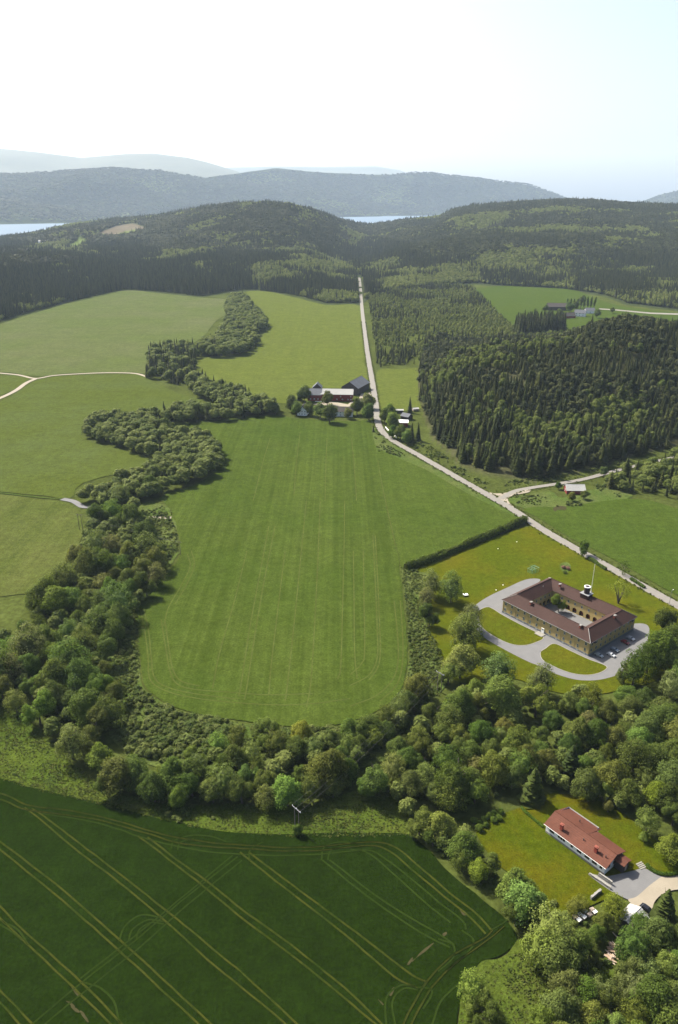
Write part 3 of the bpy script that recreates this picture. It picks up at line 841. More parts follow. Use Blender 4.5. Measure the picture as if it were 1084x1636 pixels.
M['tile_brown'] = roof_mat('roof_tile_brown', (0.056, 0.030, 0.025), var=0.3)
M['tile_red'] = roof_mat('roof_tile_red', (0.118, 0.046, 0.030), var=0.28)
M['slate'] = roof_mat('roof_slate', (0.13, 0.14, 0.16))
M['metal_roof'] = roof_mat('roof_metal', (0.50, 0.50, 0.49), 0.5, 0.0, 0.5, 0.3)
M['pale_roof'] = roof_mat('roof_pale', (0.42, 0.42, 0.40), 0.5, 0.0, 0.6, 0.18)
M['white_roof'] = roof_mat('roof_white', (0.80, 0.80, 0.78), 0.5, 0.0, 0.5, 0.04, k=1.0)
M['dark_roof'] = roof_mat('roof_dark', (0.085, 0.075, 0.07))
M['plaster'] = plain('plaster_yellow', (0.47, 0.365, 0.150), 0.85, 0.16, 0.7)
M['plinth'] = plain('plinth_grey', (0.20, 0.215, 0.23), 0.85, 0.15, 1.2)
M['window_frame'] = plain('window_frame_paint', (0.42, 0.47, 0.42), 0.6, 0.08, 2)
M['white_paint'] = plain('white_paint', (0.76, 0.77, 0.75), 0.6, 0.06, 1.5, k=0.85)
M['pale_board'] = plain('pale_board', (0.66, 0.70, 0.70), 0.7, 0.08, 1.5, k=0.9)
M['red_board'] = plain('red_board', (0.21, 0.030, 0.024), 0.8, 0.25, 1.5)
M['dark_board'] = plain('dark_board', (0.055, 0.045, 0.042), 0.8, 0.2, 1.5)
M['brick'] = plain('chimney_brick', (0.26, 0.075, 0.05), 0.85, 0.2, 4)
M['chimney_red'] = plain('chimney_red', (0.33, 0.065, 0.045), 0.8, 0.2, 3)
M['arch_red'] = plain('arch_door_red', (0.24, 0.065, 0.035), 0.7, 0.2, 2)
M['dark_brick'] = plain('tower_cladding', (0.030, 0.022, 0.026), 0.7, 0.25, 3)
M['grey_sheet'] = plain('grey_sheet_metal', (0.26, 0.27, 0.28), 0.5, 0.12, 2)
M['stone'] = plain('grey_stone', (0.30, 0.29, 0.27), 0.9, 0.25, 3)
M['wood_pale'] = plain('pale_weathered_wood', (0.50, 0.41, 0.34), 0.8, 0.2, 3)
M['log'] = plain('cut_log', (0.42, 0.30, 0.20), 0.85, 0.25, 3)
M['pole'] = plain('pole_wood', (0.16, 0.14, 0.12), 0.9, 0.2, 3)
M['wire'] = plain('wire_metal', (0.10, 0.10, 0.10), 0.5, 0.05, 1)
M['tyre'] = plain('tyre_rubber', (0.02, 0.02, 0.02), 0.9, 0.1, 3)
M['green_net'] = plain('green_paint', (0.16, 0.34, 0.24), 0.6, 0.1, 3)
t = NT('window_pane')
M['pane'] = t.bsdf((0.02, 0.026, 0.032), 0.08, spec=0.6)


def window_meshes(w, h, fr):
    f = MB(); b = 0.12
    f.box((0, 0, -h / 2 + b / 2), (w, 0.10, b)).box((0, 0, h / 2 - b / 2), (w, 0.10, b))
    f.box((-w / 2 + b / 2, 0, 0), (b, 0.10, h - 2 * b)).box((w / 2 - b / 2, 0, 0), (b, 0.10, h - 2 * b))
    f.box((0, 0, 0), (b * 0.6, 0.09, h - 2 * b)).box((-w * 0.25, 0, h * 0.14), (w / 2 - b * 1.3, 0.08, b * 0.5)).box((w * 0.25, 0, h * 0.14), (w / 2 - b * 1.3, 0.08, b * 0.5))
    p = MB().box((0, 0.0, 0), (w - 2 * b, 0.03, h - 2 * b))
    return f.mesh('window', M[fr]), p.mesh('pane', M['pane'])


WIN = {}


def window(parent, x, y, z, ang, w=1.15, h=1.7, fr='window_frame'):
    """a window whose outer side faces local -Y turned by ang"""
    k = (w, h, fr)
    if k not in WIN:
        WIN[k] = window_meshes(w, h, fr)
    o = link_mesh('window', WIN[k][0], parent)
    o.location = (x, y, z); o.rotation_euler = (0, 0, ang)
    link_mesh('pane', WIN[k][1], o)
    return o


def chimney(parent, x, y, z, w=0.9, d=0.7, h=1.5, mat='brick', cap='stone'):
    o = MB().box((0, 0, h / 2), (w, d, h)).build('chimney', M[mat], parent)
    o.location = (x, y, z)
    MB().box((0, 0, h + 0.06), (w * 1.25, d * 1.25, 0.14)).box((0, 0, h + 0.2), (w * 0.6, d * 0.6, 0.16)).build('chimney_cap', M[cap], o)


def wall_arched(parent, name, p0, p1, z1, arches, depth, mat):
    """wall from p0 to p1 (local xy) with arched openings (offset along, width, height); reveal goes 'depth' inwards (to the left of p0->p1)"""
    d = Vector((p1[0] - p0[0], p1[1] - p0[1], 0)); L = d.length; d.normalize()
    nrm = Vector((-d.y, d.x, 0))
    outer = [Vector((0, 0, 0)), Vector((L, 0, 0)), Vector((L, z1, 0)), Vector((0, z1, 0))]
    loops = [outer]
    for s, w, h in arches:
        pts = [Vector((s + w / 2, 0.25, 0)), Vector((s - w / 2, 0.25, 0))]
        hh = h - w / 2
        pts += [Vector((s - w / 2 * math.cos(a), hh + w / 2 * math.sin(a), 0)) for a in np.linspace(0, math.pi, 9)]
        loops.append(pts)
    flat = [v for l in loops for v in l]
    tri = tessellate_polygon(loops)
    P = lambda v, k=0.0: tuple(Vector((p0[0], p0[1], 0)) + d * v.x + nrm * k + Vector((0, 0, v.y)))
    m = MB(); m.add([P(v) for v in flat], [tuple(t_) for t_ in tri])
    for l in loops[1:]:
        n = len(l)
        m.add([P(v) for v in l] + [P(v, depth) for v in l], [(i, (i + 1) % n, n + (i + 1) % n, n + i) for i in range(n)])
    return m.build(name, M[mat], parent)


Lf, Wd, HE, WW, RH = 52.5, 38.2, 7.7, 9.5, 3.5
p = G(940, 1048.5)
inst = empty('courtyard_building', (p.x, p.y, 0), R(38.4), 'yellow two storey building round a courtyard under a dark red brown tiled roof', 'building')
# outer walls
w = MB()
w.box((0.25, Lf / 2, HE / 2), (0.5, Lf, HE)).box((Wd / 2, 0.25, HE / 2), (Wd - 1.0, 0.5, HE)).box((Wd - 0.25, Lf / 2, HE / 2), (0.5, Lf, HE)).box((Wd / 2, Lf - 0.25, HE / 2), (Wd - 1.0, 0.5, HE))
w.build('wall', M['plaster'], inst)
w = MB()
w.box((-0.04, Lf / 2, 0.5), (0.1, Lf + 0.2, 1.1)).box((Wd / 2, -0.04, 0.5), (Wd, 0.1, 1.1))
w.build('plinth', M['plinth'], inst)
# courtyard walls
xi0, xi1, yi0, yi1 = WW, Wd - WW, WW, Lf - WW
wall_arched(inst, 'courtyard_wall', (xi1, yi1), (xi1, yi0), HE, [(2.3 + 4.1 * i, 2.5, 3.3) for i in range(8)], 0.5, 'plaster')
wall_arched(inst, 'courtyard_wall', (xi0, yi1), (xi1, yi1), HE, [(2.4 + 3.6 * i, 2.3, 3.2) for i in range(5)], 0.5, 'plaster')
m = MB(); m.add([(xi0, yi0, 0), (xi0, yi1, 0), (xi0, yi1, HE), (xi0, yi0, HE)], [(0, 1, 2, 3)]).add([(xi0, yi0, 0), (xi1, yi0, 0), (xi1, yi0, HE), (xi0, yi0, HE)], [(0, 1, 2, 3)])
m.build('courtyard_wall', M['plaster'], inst)
for i in range(8):
    o = MB().box((0, 0, 1.55), (0.12, 2.5, 3.1)).build('arch_door', M['arch_red'], inst); o.location = (xi1 + 1.6, yi1 - 2.3 - 4.1 * i, 0)
for i in range(5):
    o = MB().box((0, 0, 1.5), (2.3, 0.12, 3.0)).build('arch_door', M['arch_red'], inst); o.location = (xi0 + 2.4 + 3.6 * i, yi1 + 1.6, 0)
m = MB(); m.add([(xi0 - 0.0, yi0, 0.16), (xi1 + 1.8, yi0, 0.16), (xi1 + 1.8, yi1 + 1.8, 0.16), (xi0, yi1 + 1.8, 0.16)], [(0, 1, 2, 3)])
m.build('courtyard_floor', M['drive'], inst)
for i in range(8):
    window(inst, xi1 - 0.02, yi1 - 2.3 - 4.1 * i, 5.5, R(-90), 1.1, 1.5)
for i in range(5):
    window(inst, xi0 + 2.4 + 3.6 * i, yi1 - 0.02, 5.5, 0, 1.1, 1.5)
# windows outside
for k in range(13):
    y = Lf * (k + 0.5) / 13
    window(inst, -0.02, y, 5.9, R(-90), 1.15, 1.6)
    if k != 6:
        window(inst, -0.02, y + 0.25, 2.7, R(-90), 1.15, 1.75)
    window(inst, -0.10, y + 0.2, 0.55, R(-90), 0.9, 0.5)
for k in range(10):
    x = Wd * (k + 0.5) / 10
    window(inst, x, -0.02, 5.9, 0, 1.15, 1.6)
    window(inst, x, -0.02, 2.7, 0, 1.15, 1.75)
for k in range(12):
    window(inst, Wd + 0.02, Lf * (k + 0.5) / 12, 5.9, R(90), 1.15, 1.6); window(inst, Wd + 0.02, Lf * (k + 0.5) / 12, 2.7, R(90), 1.15, 1.75)
for k in range(9):
    window(inst, Wd * (k + 0.5) / 9, Lf + 0.02, 5.9, R(180), 1.15, 1.6); window(inst, Wd * (k + 0.5) / 9, Lf + 0.02, 2.7, R(180), 1.15, 1.75)
for y in (0.35, 8.3, 16.4, 36.2, 44.3, Lf - 0.35):
    o = MB().box((0, 0, 4.4), (0.14, 0.35, 6.5)).build('pilaster', M['plaster'], inst); o.location = (-0.05, y, 0)
dr = MB().box((0, 0, 1.35), (0.30, 1.7, 2.7)).build('door', M['white_paint'], inst); dr.location = (-0.12, Lf * 6.5 / 13 + 0.2, 0.1)
MB().box((-0.17, 0, 2.1), (0.05, 1.1, 0.5)).build('door_light', M['pane'], dr)
st = MB().box((0, 0, 0.1), (3.4, 4.4, 0.34)).build('steps', M['kerb'], inst); st.location = (-2.1, Lf * 6.5 / 13 + 0.2, 0.1)
for y in (3.0, Wd - 3.5):
    o = MB().box((0, 0, 0), (1.9, 1.3, 0.18)).box((-0.8, 0.5, -0.7), (0.1, 0.1, 1.3)).box((0.8, 0.5, -0.7), (0.1, 0.1, 1.3)).build('canopy', M['dark_board'], inst); o.location = (y, -0.66, 6.9)
# roof ring
O, I = 0.65, 0.45
def ring(ins, z): return [(ins, ins, z), (Wd - ins, ins, z), (Wd - ins, Lf - ins, z), (ins, Lf - ins, z)]
ze = HE - 0.05
ro, rr, ri_ = ring(-O, ze), ring(WW / 2, HE + RH), ring(WW + I, ze)
rf = MB()
for k in range(4):
    j = (k + 1) % 4
    rf.slab([ro[k], ro[j], rr[j], rr[k]], 0.22); rf.slab([rr[k], rr[j], ri_[j], ri_[k]], 0.22)
roof = rf.build('roof', M['tile_brown'], inst)
for k in range(4):
    j = (k + 1) % 4
    MB().tube(Vector(ro[k]) + Vector((0, 0, 0.08)), Vector(rr[k]) + Vector((0, 0, 0.05)), 0.16, n=6).build('ridge_cap', M['stone'], roof)
    MB().tube(Vector(rr[k]) + Vector((0, 0, 0.05)), Vector(rr[j]) + Vector((0, 0, 0.05)), 0.15, n=6).build('ridge_cap', M['tile_brown'], roof)
gt = MB()
for k in range(4):
    j = (k + 1) % 4
    gt.tube(Vector(ro[k]) + Vector((0, 0, -0.12)), Vector(ro[j]) + Vector((0, 0, -0.12)), 0.10, n=6)
gt.build('gutter', M['grey_sheet'], roof)
inv = Matrix.Translation((p.x, p.y, 0)) @ Matrix.Rotation(R(38.4), 4, 'Z'); inv = inv.inverted()
for x, y in ((849, 963.5), (928, 1000.7), (895, 935), (982.6, 985), (911, 990), (868, 938)):
    q = inv @ G(x, y, HE + RH - 0.1)
    big = (x, y) not in ((911, 990), (868, 938))
    if big:
        chimney(inst, q.x, q.y, HE + RH - 0.9, 1.3, 0.9, 1.5)
    else:
        q = inv @ G(x, y, HE + 2)
        o = MB().tube((0, 0, 0), (0, 0, 1.3), 0.16, n=8).build('vent_pipe', M['grey_sheet'], inst); o.location = (q.x, q.y, HE + 1.6)
# clock tower-like lantern on the back wing
q = inv @ G(937.6, 947, HE + RH + 1.0)
tw = MB().box((0, 0, 1.3), (4.2, 4.6, 2.6)).build('tower_base', M['tile_brown'], inst); tw.location = (Wd - WW / 2 - 0.6, q.y, HE + RH - 2.0)
MB().box((0, 0, 2.72), (4.8, 5.2, 0.24)).build('tower_deck', M['grey_sheet'], tw)
MB().tube((0, 0, 2.84), (0, 0, 6.6), 1.45, n=16).build('lantern', M['dark_brick'], tw)
rim = MB()
for i in range(16):
    a0, a1 = 2 * math.pi * i / 16, 2 * math.pi * (i + 1) / 16
    def rp(a, r, z): return (r * math.cos(a), r * math.sin(a), z)
    rim.add([rp(a0, 1.65, 6.3), rp(a1, 1.65, 6.3), rp(a1, 1.65, 6.75), rp(a0, 1.65, 6.75), rp(a0, 1.25, 6.3), rp(a1, 1.25, 6.3), rp(a1, 1.25, 6.75), rp(a0, 1.25, 6.75)], [(0, 1, 2, 3), (5, 4, 7, 6), (3, 2, 6, 7), (1, 0, 4, 5)])
rim.build('lantern_rim', M['white_paint'], tw)


def gable_house(name, label, cat, px, ang, L, W, hw, hr, wall, roofm, z=0.0, over=0.5, wins=(), group=None, frame='white_paint', th=0.18, anchor=(0, 0), world=None):
    """px: pixel of the ground point that is the local anchor (fractions of L, W from the centre)"""
    g = world if world is not None else G(*px, z)
    t_ = empty(name, (g.x, g.y, z), ang, label, cat, group)
    ox, oy = -anchor[0] * L, -anchor[1] * W
    w = MB()
    a, b = L / 2, W / 2
    vs = [(-a, -b, 0), (a, -b, 0), (a, b, 0), (-a, b, 0), (-a, -b, hw), (a, -b, hw), (a, b, hw), (-a, b, hw), (-a, 0, hw + hr), (a, 0, hw + hr)]
    w.add([(x + ox, y + oy, q) for x, y, q in vs], [(0, 1, 5, 4), (2, 3, 7, 6), (1, 2, 6, 9, 5), (3, 0, 4, 8, 7), (3, 2, 1, 0)])
    w.build('wall', M[wall], t_)
    s = hr / b
    lo = hw - s * over
    r = MB()
    ax = a + over
    r.slab([(-ax + ox, -b - over + oy, lo + th), (ax + ox, -b - over + oy, lo + th), (ax + ox, oy, hw + hr + th), (-ax + ox, oy, hw + hr + th)], th)
    r.slab([(ax + ox, b + over + oy, lo + th), (-ax + ox, b + over + oy, lo + th), (-ax + ox, oy, hw + hr + th), (ax + ox, oy, hw + hr + th)], th)
    rf = r.build('roof', M[roofm], t_)
    MB().tube((-ax + ox, oy, hw + hr + th), (ax + ox, oy, hw + hr + th), 0.14, n=6).build('ridge_cap', M[roofm], rf)
    for side, s_, zz, ww, wh in wins:       # side: f (-y), b (+y), l (-x), r (+x); s_ = offset along
        if side == 'f': window(t_, s_ + ox, -b - 0.02 + oy, zz, 0, ww, wh, frame)
        if side == 'b': window(t_, s_ + ox, b + 0.02 + oy, zz, R(180), ww, wh, frame)
        if side == 'l': window(t_, -a - 0.02 + ox, s_ + oy, zz, R(-90), ww, wh, frame)
        if side == 'r': window(t_, a + 0.02 + ox, s_ + oy, zz, R(90), ww, wh, frame)
    return t_


# white house with the red roof
A = G(869.4, 1315.3, 3.7); B = G(968.7, 1387.7, 3.7)
ang = math.atan2(B.y - A.y, B.x - A.x)
hl = (B - A).length
house = empty('bungalow', (A.x, A.y, 0), ang, 'long white bungalow with a broad red tiled roof and two brick chimneys', 'house')
HW = 3.4
W1, W2, XJ = 11.4, 14.0, 13.2    # depth of the right part, of the left part, where the jog is
w = MB()
ov = 0.6
w.add([(ov, ov, -0.2), (hl - ov, ov, -0.2), (hl - ov, W1 - ov, -0.2), (XJ - ov, W1 - ov, -0.2), (XJ - ov, W2 - ov, -0.2), (ov, W2 - ov, -0.2),
       (ov, ov, HW), (hl - ov, ov, HW), (hl - ov, W1 - ov, HW), (XJ - ov, W1 - ov, HW), (XJ - ov, W2 - ov, HW), (ov, W2 - ov, HW)],
      [(0, 1, 7, 6), (1, 2, 8, 7), (2, 3, 9, 8), (3, 4, 10, 9), (4, 5, 11, 10), (5, 0, 6, 11)])
RZ, RY = 5.7, 5.8
w.add([(ov, ov, HW), (ov, RY, RZ - 0.25), (ov, W2 - ov, HW)], [(0, 1, 2)]).add([(hl - ov, ov, HW), (hl - ov, RY, RZ - 0.25), (hl - ov, W1 - ov, HW)], [(0, 2, 1)])
w.build('wall', M['pale_board'], house)
MB().box((hl / 2, ov - 0.05, 0.25), (hl - 2 * ov, 0.08, 0.9)).build('plinth', M['stone'], house)
r = MB()
HZ = 3.45
r.slab([(0, 0, HZ), (hl, 0, HZ), (hl, RY, RZ), (0, RY, RZ)], 0.2)
s2 = (RZ - HZ) / (W1 - RY)
r.slab([(0, RY, RZ), (XJ, RY, RZ), (XJ, W2, RZ - s2 * 0.92 * (W2 - RY)), (0, W2, RZ - s2 * 0.92 * (W2 - RY))], 0.2)
r.slab([(XJ, RY, RZ), (hl, RY, RZ), (hl, W1, HZ), (XJ, W1, HZ)], 0.2)
hroof = r.build('roof', M['tile_red'], house)
MB().tube((0, RY, RZ + 0.02), (hl, RY, RZ + 0.02), 0.13, n=6).build('ridge_cap', M['tile_red'], hroof)
MB().tube((0, 0, HZ - 0.1), (hl, 0, HZ - 0.1), 0.09, n=6).build('gutter', M['white_paint'], hroof)
Hinv = (Matrix.Translation((A.x, A.y, 0)) @ Matrix.Rotation(ang, 4, 'Z')).inverted()
for x, y in ((897.8, 1322), (952.7, 1358)):
    q = Hinv @ G(x, y, 5.2)
    chimney(house, q.x, q.y, 4.4, 1.0, 0.9, 2.1, 'chimney_red', 'brick')
for x, y in ((927, 1311), (933, 1341), (968.5, 1368)):
    q = Hinv @ G(x, y, 5.1)
    o = MB().tube((0, 0, 0), (0, 0, 0.9), 0.18, n=8).build('vent_pipe', M['dark_board'], house); o.location = (q.x, q.y, 4.6)
for i, s in enumerate((2.6, 3.5, 5.9, 6.9, 7.9, 11.0, 13.4, 14.3, 16.4, 17.3, 19.2, 20.1, 22.0)):
    window(house, s, ov - 0.03, 2.15, 0, 0.85, 1.15, 'dark_board')
for s in (2.0, 4.6):
    window(house, hl - ov + 0.03, s + 1.0, 2.1, R(90), 1.0, 1.2, 'dark_board')
# entrance porch with its own little roof at the right gable
pc = MB().box((hl + 1.1, 7.4, 1.4), (3.2, 3.4, 2.8)).build('porch', M['dark_board'], house)
pr = MB(); pr.slab([(hl - 0.7, 5.2, 3.5), (hl + 3.2, 5.2, 3.5), (hl + 3.2, 7.3, 4.2), (hl - 0.7, 7.3, 4.2)], 0.15).slab([(hl + 3.2, 9.6, 3.4), (hl - 0.7, 9.6, 3.4), (hl - 0.7, 7.3, 4.2), (hl + 3.2, 7.3, 4.2)], 0.15)
pr.build('porch_roof', M['tile_red'], pc)
MB().box((hl + 2.72, 7.4, 1.2), (0.06, 1.0, 2.1)).build('door', M['wood_pale'], pc)

# metal roofed shed
q = G(1013, 1461, 4.1)
shed = gable_house('shed', 'small shed with a bright corrugated metal roof beside the gravel drive', 'shed', None, R(38), 7.0, 6.2, 2.6, 1.5, 'dark_board', 'metal_roof', over=0.35, world=Vector((q.x, q.y, 0)))
for i in range(9):
    o = MB().box((0, 0, 0), (0.07, 3.66, 0.05)).build('roof_rib', M['metal_roof'], shed); o.location = (-3.2 + i * 0.8, -1.74, 3.55); o.rotation_euler = (math.atan2(1.5, 3.1), 0, 0)
MB().box((0, -3.13, 1.1), (2.4, 0.06, 2.1)).build('door', M['wood_pale'], shed)

# red shed by the junction
gable_house('hay_barn', 'weathered red barn with a streaky pale metal roof beside the gravel side road', 'barn', (905.5, 789.5), R(-2), 13.4, 9.5, 3.0, 3.0, 'red_board', 'pale_roof', over=0.5, anchor=(-0.5, -0.5), wins=[('l', 0, 1.8, 1.2, 1.4), ('f', -3, 1.6, 1.0, 1.0)])

# the red farm
barn = gable_house('farm_barn', 'long dark red barn with a pale grey roof in the middle of the red farm', 'barn', (513.5, 640.5), R(-4), 34, 15, 7.5, 4.2, 'red_board', 'pale_roof', over=0.6, anchor=(-0.5, -0.5),
                   wins=[('f', x, 2.0, 1.6, 1.2) for x in (-12, -6, 0, 6, 12, 15)] + [('f', x, 5.2, 1.2, 1.2) for x in (-9, 4, 15)] + [('r', 0, 5.5, 1.5, 1.8)])
MB().box((2, -7.56, 1.3), (16, 0.12, 0.5)).build('white_rail', M['white_paint'], barn)
gable_house('farm_barn', 'left wing of the red farm, under a dark slate roof', 'barn', (492, 640.5), R(-4), 14.4, 16, 6.8, 5.0, 'red_board', 'slate', over=0.6, anchor=(-0.5, -0.5), wins=[('f', -4, 2.2, 1.4, 1.2), ('f', 0, 2.2, 1.4, 1.2), ('f', 4, 2.2, 1.4, 1.2)])
gable_house('farm_barn', 'grey hay barn with its dark gable turned to the road, behind the red barn', 'barn', (559, 630), R(66), 34, 20, 7.5, 6.5, 'dark_board', 'slate', over=0.6, anchor=(-0.5, 0), wins=[('l', 3, 4, 1.6, 1.8)])
gable_house('annex', 'small slate roofed annex rising behind the left wing of the red farm', 'barn', (507, 631), R(86), 10, 10, 8, 4.6, 'dark_board', 'slate', over=0.5, anchor=(-0.5, 0))
gable_house('farmhouse', 'white farmhouse with its gable to the main field, left of the farm garden', 'house', (483, 664), R(80), 15, 9.5, 5.4, 4.2, 'white_paint', 'dark_roof', over=0.5, anchor=(-0.5, 0),
            wins=[('l', x, z, 1.1, 1.4) for x in (-2.8, 0, 2.8) for z in (1.6, 4.2)] + [('f', x, z, 1.1, 1.4) for x in (-4, 0, 4) for z in (1.6, 4.2)])
gable_house('farmhouse', 'long white dwelling with a dark roof under the garden trees of the farm', 'house', (546, 665.5), R(-6), 22, 9.5, 5.2, 3.6, 'white_paint', 'dark_roof', over=0.5, anchor=(0, -0.5),
            wins=[('f', x, z, 1.1, 1.4) for x in (-8, -4.5, -1, 3, 6, 9) for z in (1.6, 4.0)])
gable_house('cabin', 'small red cabin with a glaring white roof on the slope beside the road bend', 'cabin', (647, 682), R(-5), 9.5, 8.5, 4.2, 1.5, 'red_board', 'white_roof', over=0.5, anchor=(0.2, -0.5), wins=[('f', 0, 2, 1.1, 1.2), ('r', 0, 2, 1.0, 1.2)])
gable_house('cabin', 'grey roofed cabin just behind the white roofed one', 'cabin', (650, 669), R(-40), 9, 8, 3.2, 2.4, 'dark_board', 'slate', over=0.5)
gable_house('shed', 'little dark shed with a pale flat roof at the edge of the small field', 'shed', (638.5, 660), R(-3), 8, 5, 2.8, 0.5, 'dark_board', 'pale_roof', over=0.4, anchor=(0, -0.5))
gable_house('shed', 'small pale roofed lean hut near the single spruce', 'shed', (664, 656), R(15), 6, 4, 2.2, 0.9, 'wood_pale', 'pale_roof', over=0.4)
# far white farm
gable_house('farm_barn', 'big dark barn with a grey purple roof at the far farm', 'barn', (889, 495), R(-8), 36, 16, 7, 6, 'dark_board', 'dark_roof', over=0.8)
gable_house('farmhouse', 'white dwelling in the middle of the far farm', 'house', (927, 505), R(-25), 20, 12, 6.5, 5, 'white_paint', 'slate', over=0.6, wins=[('f', x, z, 1.6, 1.8) for x in (-6, 0, 6) for z in (2, 5)])
gable_house('farmhouse', 'low dark red dwelling left of the white one at the far farm', 'house', (909, 507.5), R(10), 20, 13, 4, 5, 'red_board', 'dark_roof', over=0.7)
gable_house('farmhouse', 'grey roofed dwelling right of the white one at the far farm', 'house', (942, 500), R(-5), 17, 12, 5, 4.5, 'white_paint', 'slate', over=0.6, wins=[('f', 0, 2, 1.6, 1.8)])
gable_house('farmhouse', 'tiny white farmstead among the woods at the far left hillside', 'house', (68, 389), R(5), 26, 14, 8, 5, 'white_paint', 'pale_roof', z=44, over=0.6)
# ------------------------------------------------------------------ tree shapes
def quads_at(P, N, size, rg, squash=1.0):
    """leaf-sized quads at points P, facing roughly N"""
    n = len(P)
    N = N / (np.linalg.norm(N, axis=1, keepdims=True) + 1e-9)
    A = np.cross(N, rg.normal(size=(n, 3))); A /= np.linalg.norm(A, axis=1, keepdims=True) + 1e-9
    B = np.cross(N, A)
    s = (size * rg.uniform(0.6, 1.35, n))[:, None]
    a = A * s; b = B * s * squash
    bend = N * s * 0.25
    V = np.stack([P - a, P - b * 0.8 - bend * 0.2, P + a, P + b * 0.8 - bend * 0.2], 1).reshape(-1, 3)
    F = np.arange(4 * n).reshape(n, 4)
    return V, F


def crown_arrays(seed, n_lobes=34, per=150, leaf=0.075, zs=1.15, spread=0.72, lr=(0.24, 0.44), core=0.62, flat_bottom=-0.75):
    """unit crown: about 1 wide in radius, centre at 0"""
    rg = np.random.default_rng(seed)
    L = []
    while len(L) < n_lobes:
        d = rg.normal(size=3); d /= np.linalg.norm(d)
        if d[2] < flat_bottom:
            continue
        r = spread * rg.uniform(0.72, 1.08)
        taper = 1.0 if d[2] < 0.2 else 1.0 - 0.18 * (d[2] - 0.2)
        L.append((d[0] * r * taper, d[1] * r * taper, d[2] * r * zs, rg.uniform(*lr)))
    L = np.array(L)
    Ps, Ns = [], []
    for x, y, z, q in L:
        m = int(per * (q / 0.34) ** 2)
        d = rg.normal(size=(m, 3)); d[:, 2] += 0.35
        d /= np.linalg.norm(d, axis=1, keepdims=True)
        rr = q * rg.uniform(0.62, 1.26, (m, 1))
        P = np.array([x, y, z]) + d * rr * np.array([1, 1, 0.92])
        # drop what is buried in other lobes
        dist = np.linalg.norm((P[:, None, :] - L[None, :, :3]), axis=2) / L[None, :, 3]
        keep = (dist < 0.66).sum(1) == 0
        out = P / (np.linalg.norm(P, axis=1, keepdims=True) + 1e-6)
        Nn = d * 0.75 + out * 0.25 + rg.normal(size=(m, 3)) * 0.34 + np.array([0, 0, 0.35])
        Ps.append(P[keep]); Ns.append(Nn[keep])
    P = np.concatenate(Ps); N = np.concatenate(Ns)
    V, Fq = quads_at(P, N, leaf, rg, 0.75)
    if core:
        nu, nv = 10, 7
        cv = []
        for j in range(nv + 1):
            th = math.pi * j / nv
            for i in range(nu):
                ph = 2 * math.pi * i / nu
                k = core * (0.85 + 0.3 * float(vnoise(i * 0.9 + seed, j * 1.1, seed)))
                cv.append((k * math.sin(th) * math.cos(ph), k * math.sin(th) * math.sin(ph), k * zs * math.cos(th)))
        cf = [(j * nu + i, j * nu + (i + 1) % nu, (j + 1) * nu + (i + 1) % nu, (j + 1) * nu + i) for j in range(nv) for i in range(nu)]
        Fq = np.concatenate([Fq, np.array(cf) + len(V)]); V = np.concatenate([V, np.array(cv)])
    return V, Fq


def conifer_arrays(seed, levels=20, boughs=9, h=1.0, w=0.20, sub=3, droop=0.35, top=1.0):
    """unit spruce, base at z = 0, height 1"""
    rg = np.random.default_rng(seed)
    V, Fq = [], []
    for k in range(levels):
        f = (k + 0.3) / levels
        z = 0.06 + 0.93 * f
        r = w * (1 - f) ** 0.82 * rg.uniform(0.82, 1.15) + 0.008
        n = max(4, int(boughs * (0.55 + 0.6 * (1 - f))))
        off = rg.uniform(0, 6.28)
        for i in range(n):
            a = off + 2 * math.pi * i / n + rg.normal() * 0.18
            rl = r * rg.uniform(0.75, 1.18)
            c, s = math.cos(a), math.sin(a)
            wd = rl * rg.uniform(0.26, 0.40) + 0.004
            dz = -droop * rl
            lift = 0.02 * (1 - f)
            for q in range(sub):
                g0, g1 = q / sub, (q + 1) / sub
                w0 = wd * (0.55 + 0.9 * g0) * (1.0 if q == 0 else 1.0); w1 = wd * (1.15 - g1) if q == sub - 1 else wd * (0.55 + 0.9 * g1)
                z0 = z + lift + dz * g0 ** 1.4; z1 = z + lift + dz * g1 ** 1.4
                b = len(V)
                t0, t1 = rg.normal() * 0.15 * wd, rg.normal() * 0.15 * wd
                V += [(c * rl * g0 - s * w0, s * rl * g0 + c * w0, z0 - abs(w0) * 0.35 + t0), (c * rl * g0 + s * w0, s * rl * g0 - c * w0, z0 - abs(w0) * 0.35 - t0),
                      (c * rl * g1 + s * w1, s * rl * g1 - c * w1, z1 - abs(w1) * 0.35 - t1), (c * rl * g1 - s * w1, s * rl * g1 + c * w1, z1 - abs(w1) * 0.35 + t1)]
                Fq.append((b, b + 1, b + 2, b + 3))
    n = 7
    b = len(V)
    for zc, rc in ((0.04, w * 0.55), (0.45, w * 0.34), (0.97, 0.006)):
        V += [(rc * math.cos(6.283 * i / n), rc * math.sin(6.283 * i / n), zc) for i in range(n)]
    for j in range(2):
        Fq += [(b + j * n + i, b + j * n + (i + 1) % n, b + (j + 1) * n + (i + 1) % n, b + (j + 1) * n + i) for i in range(n)]
    return np.array(V), np.array(Fq)


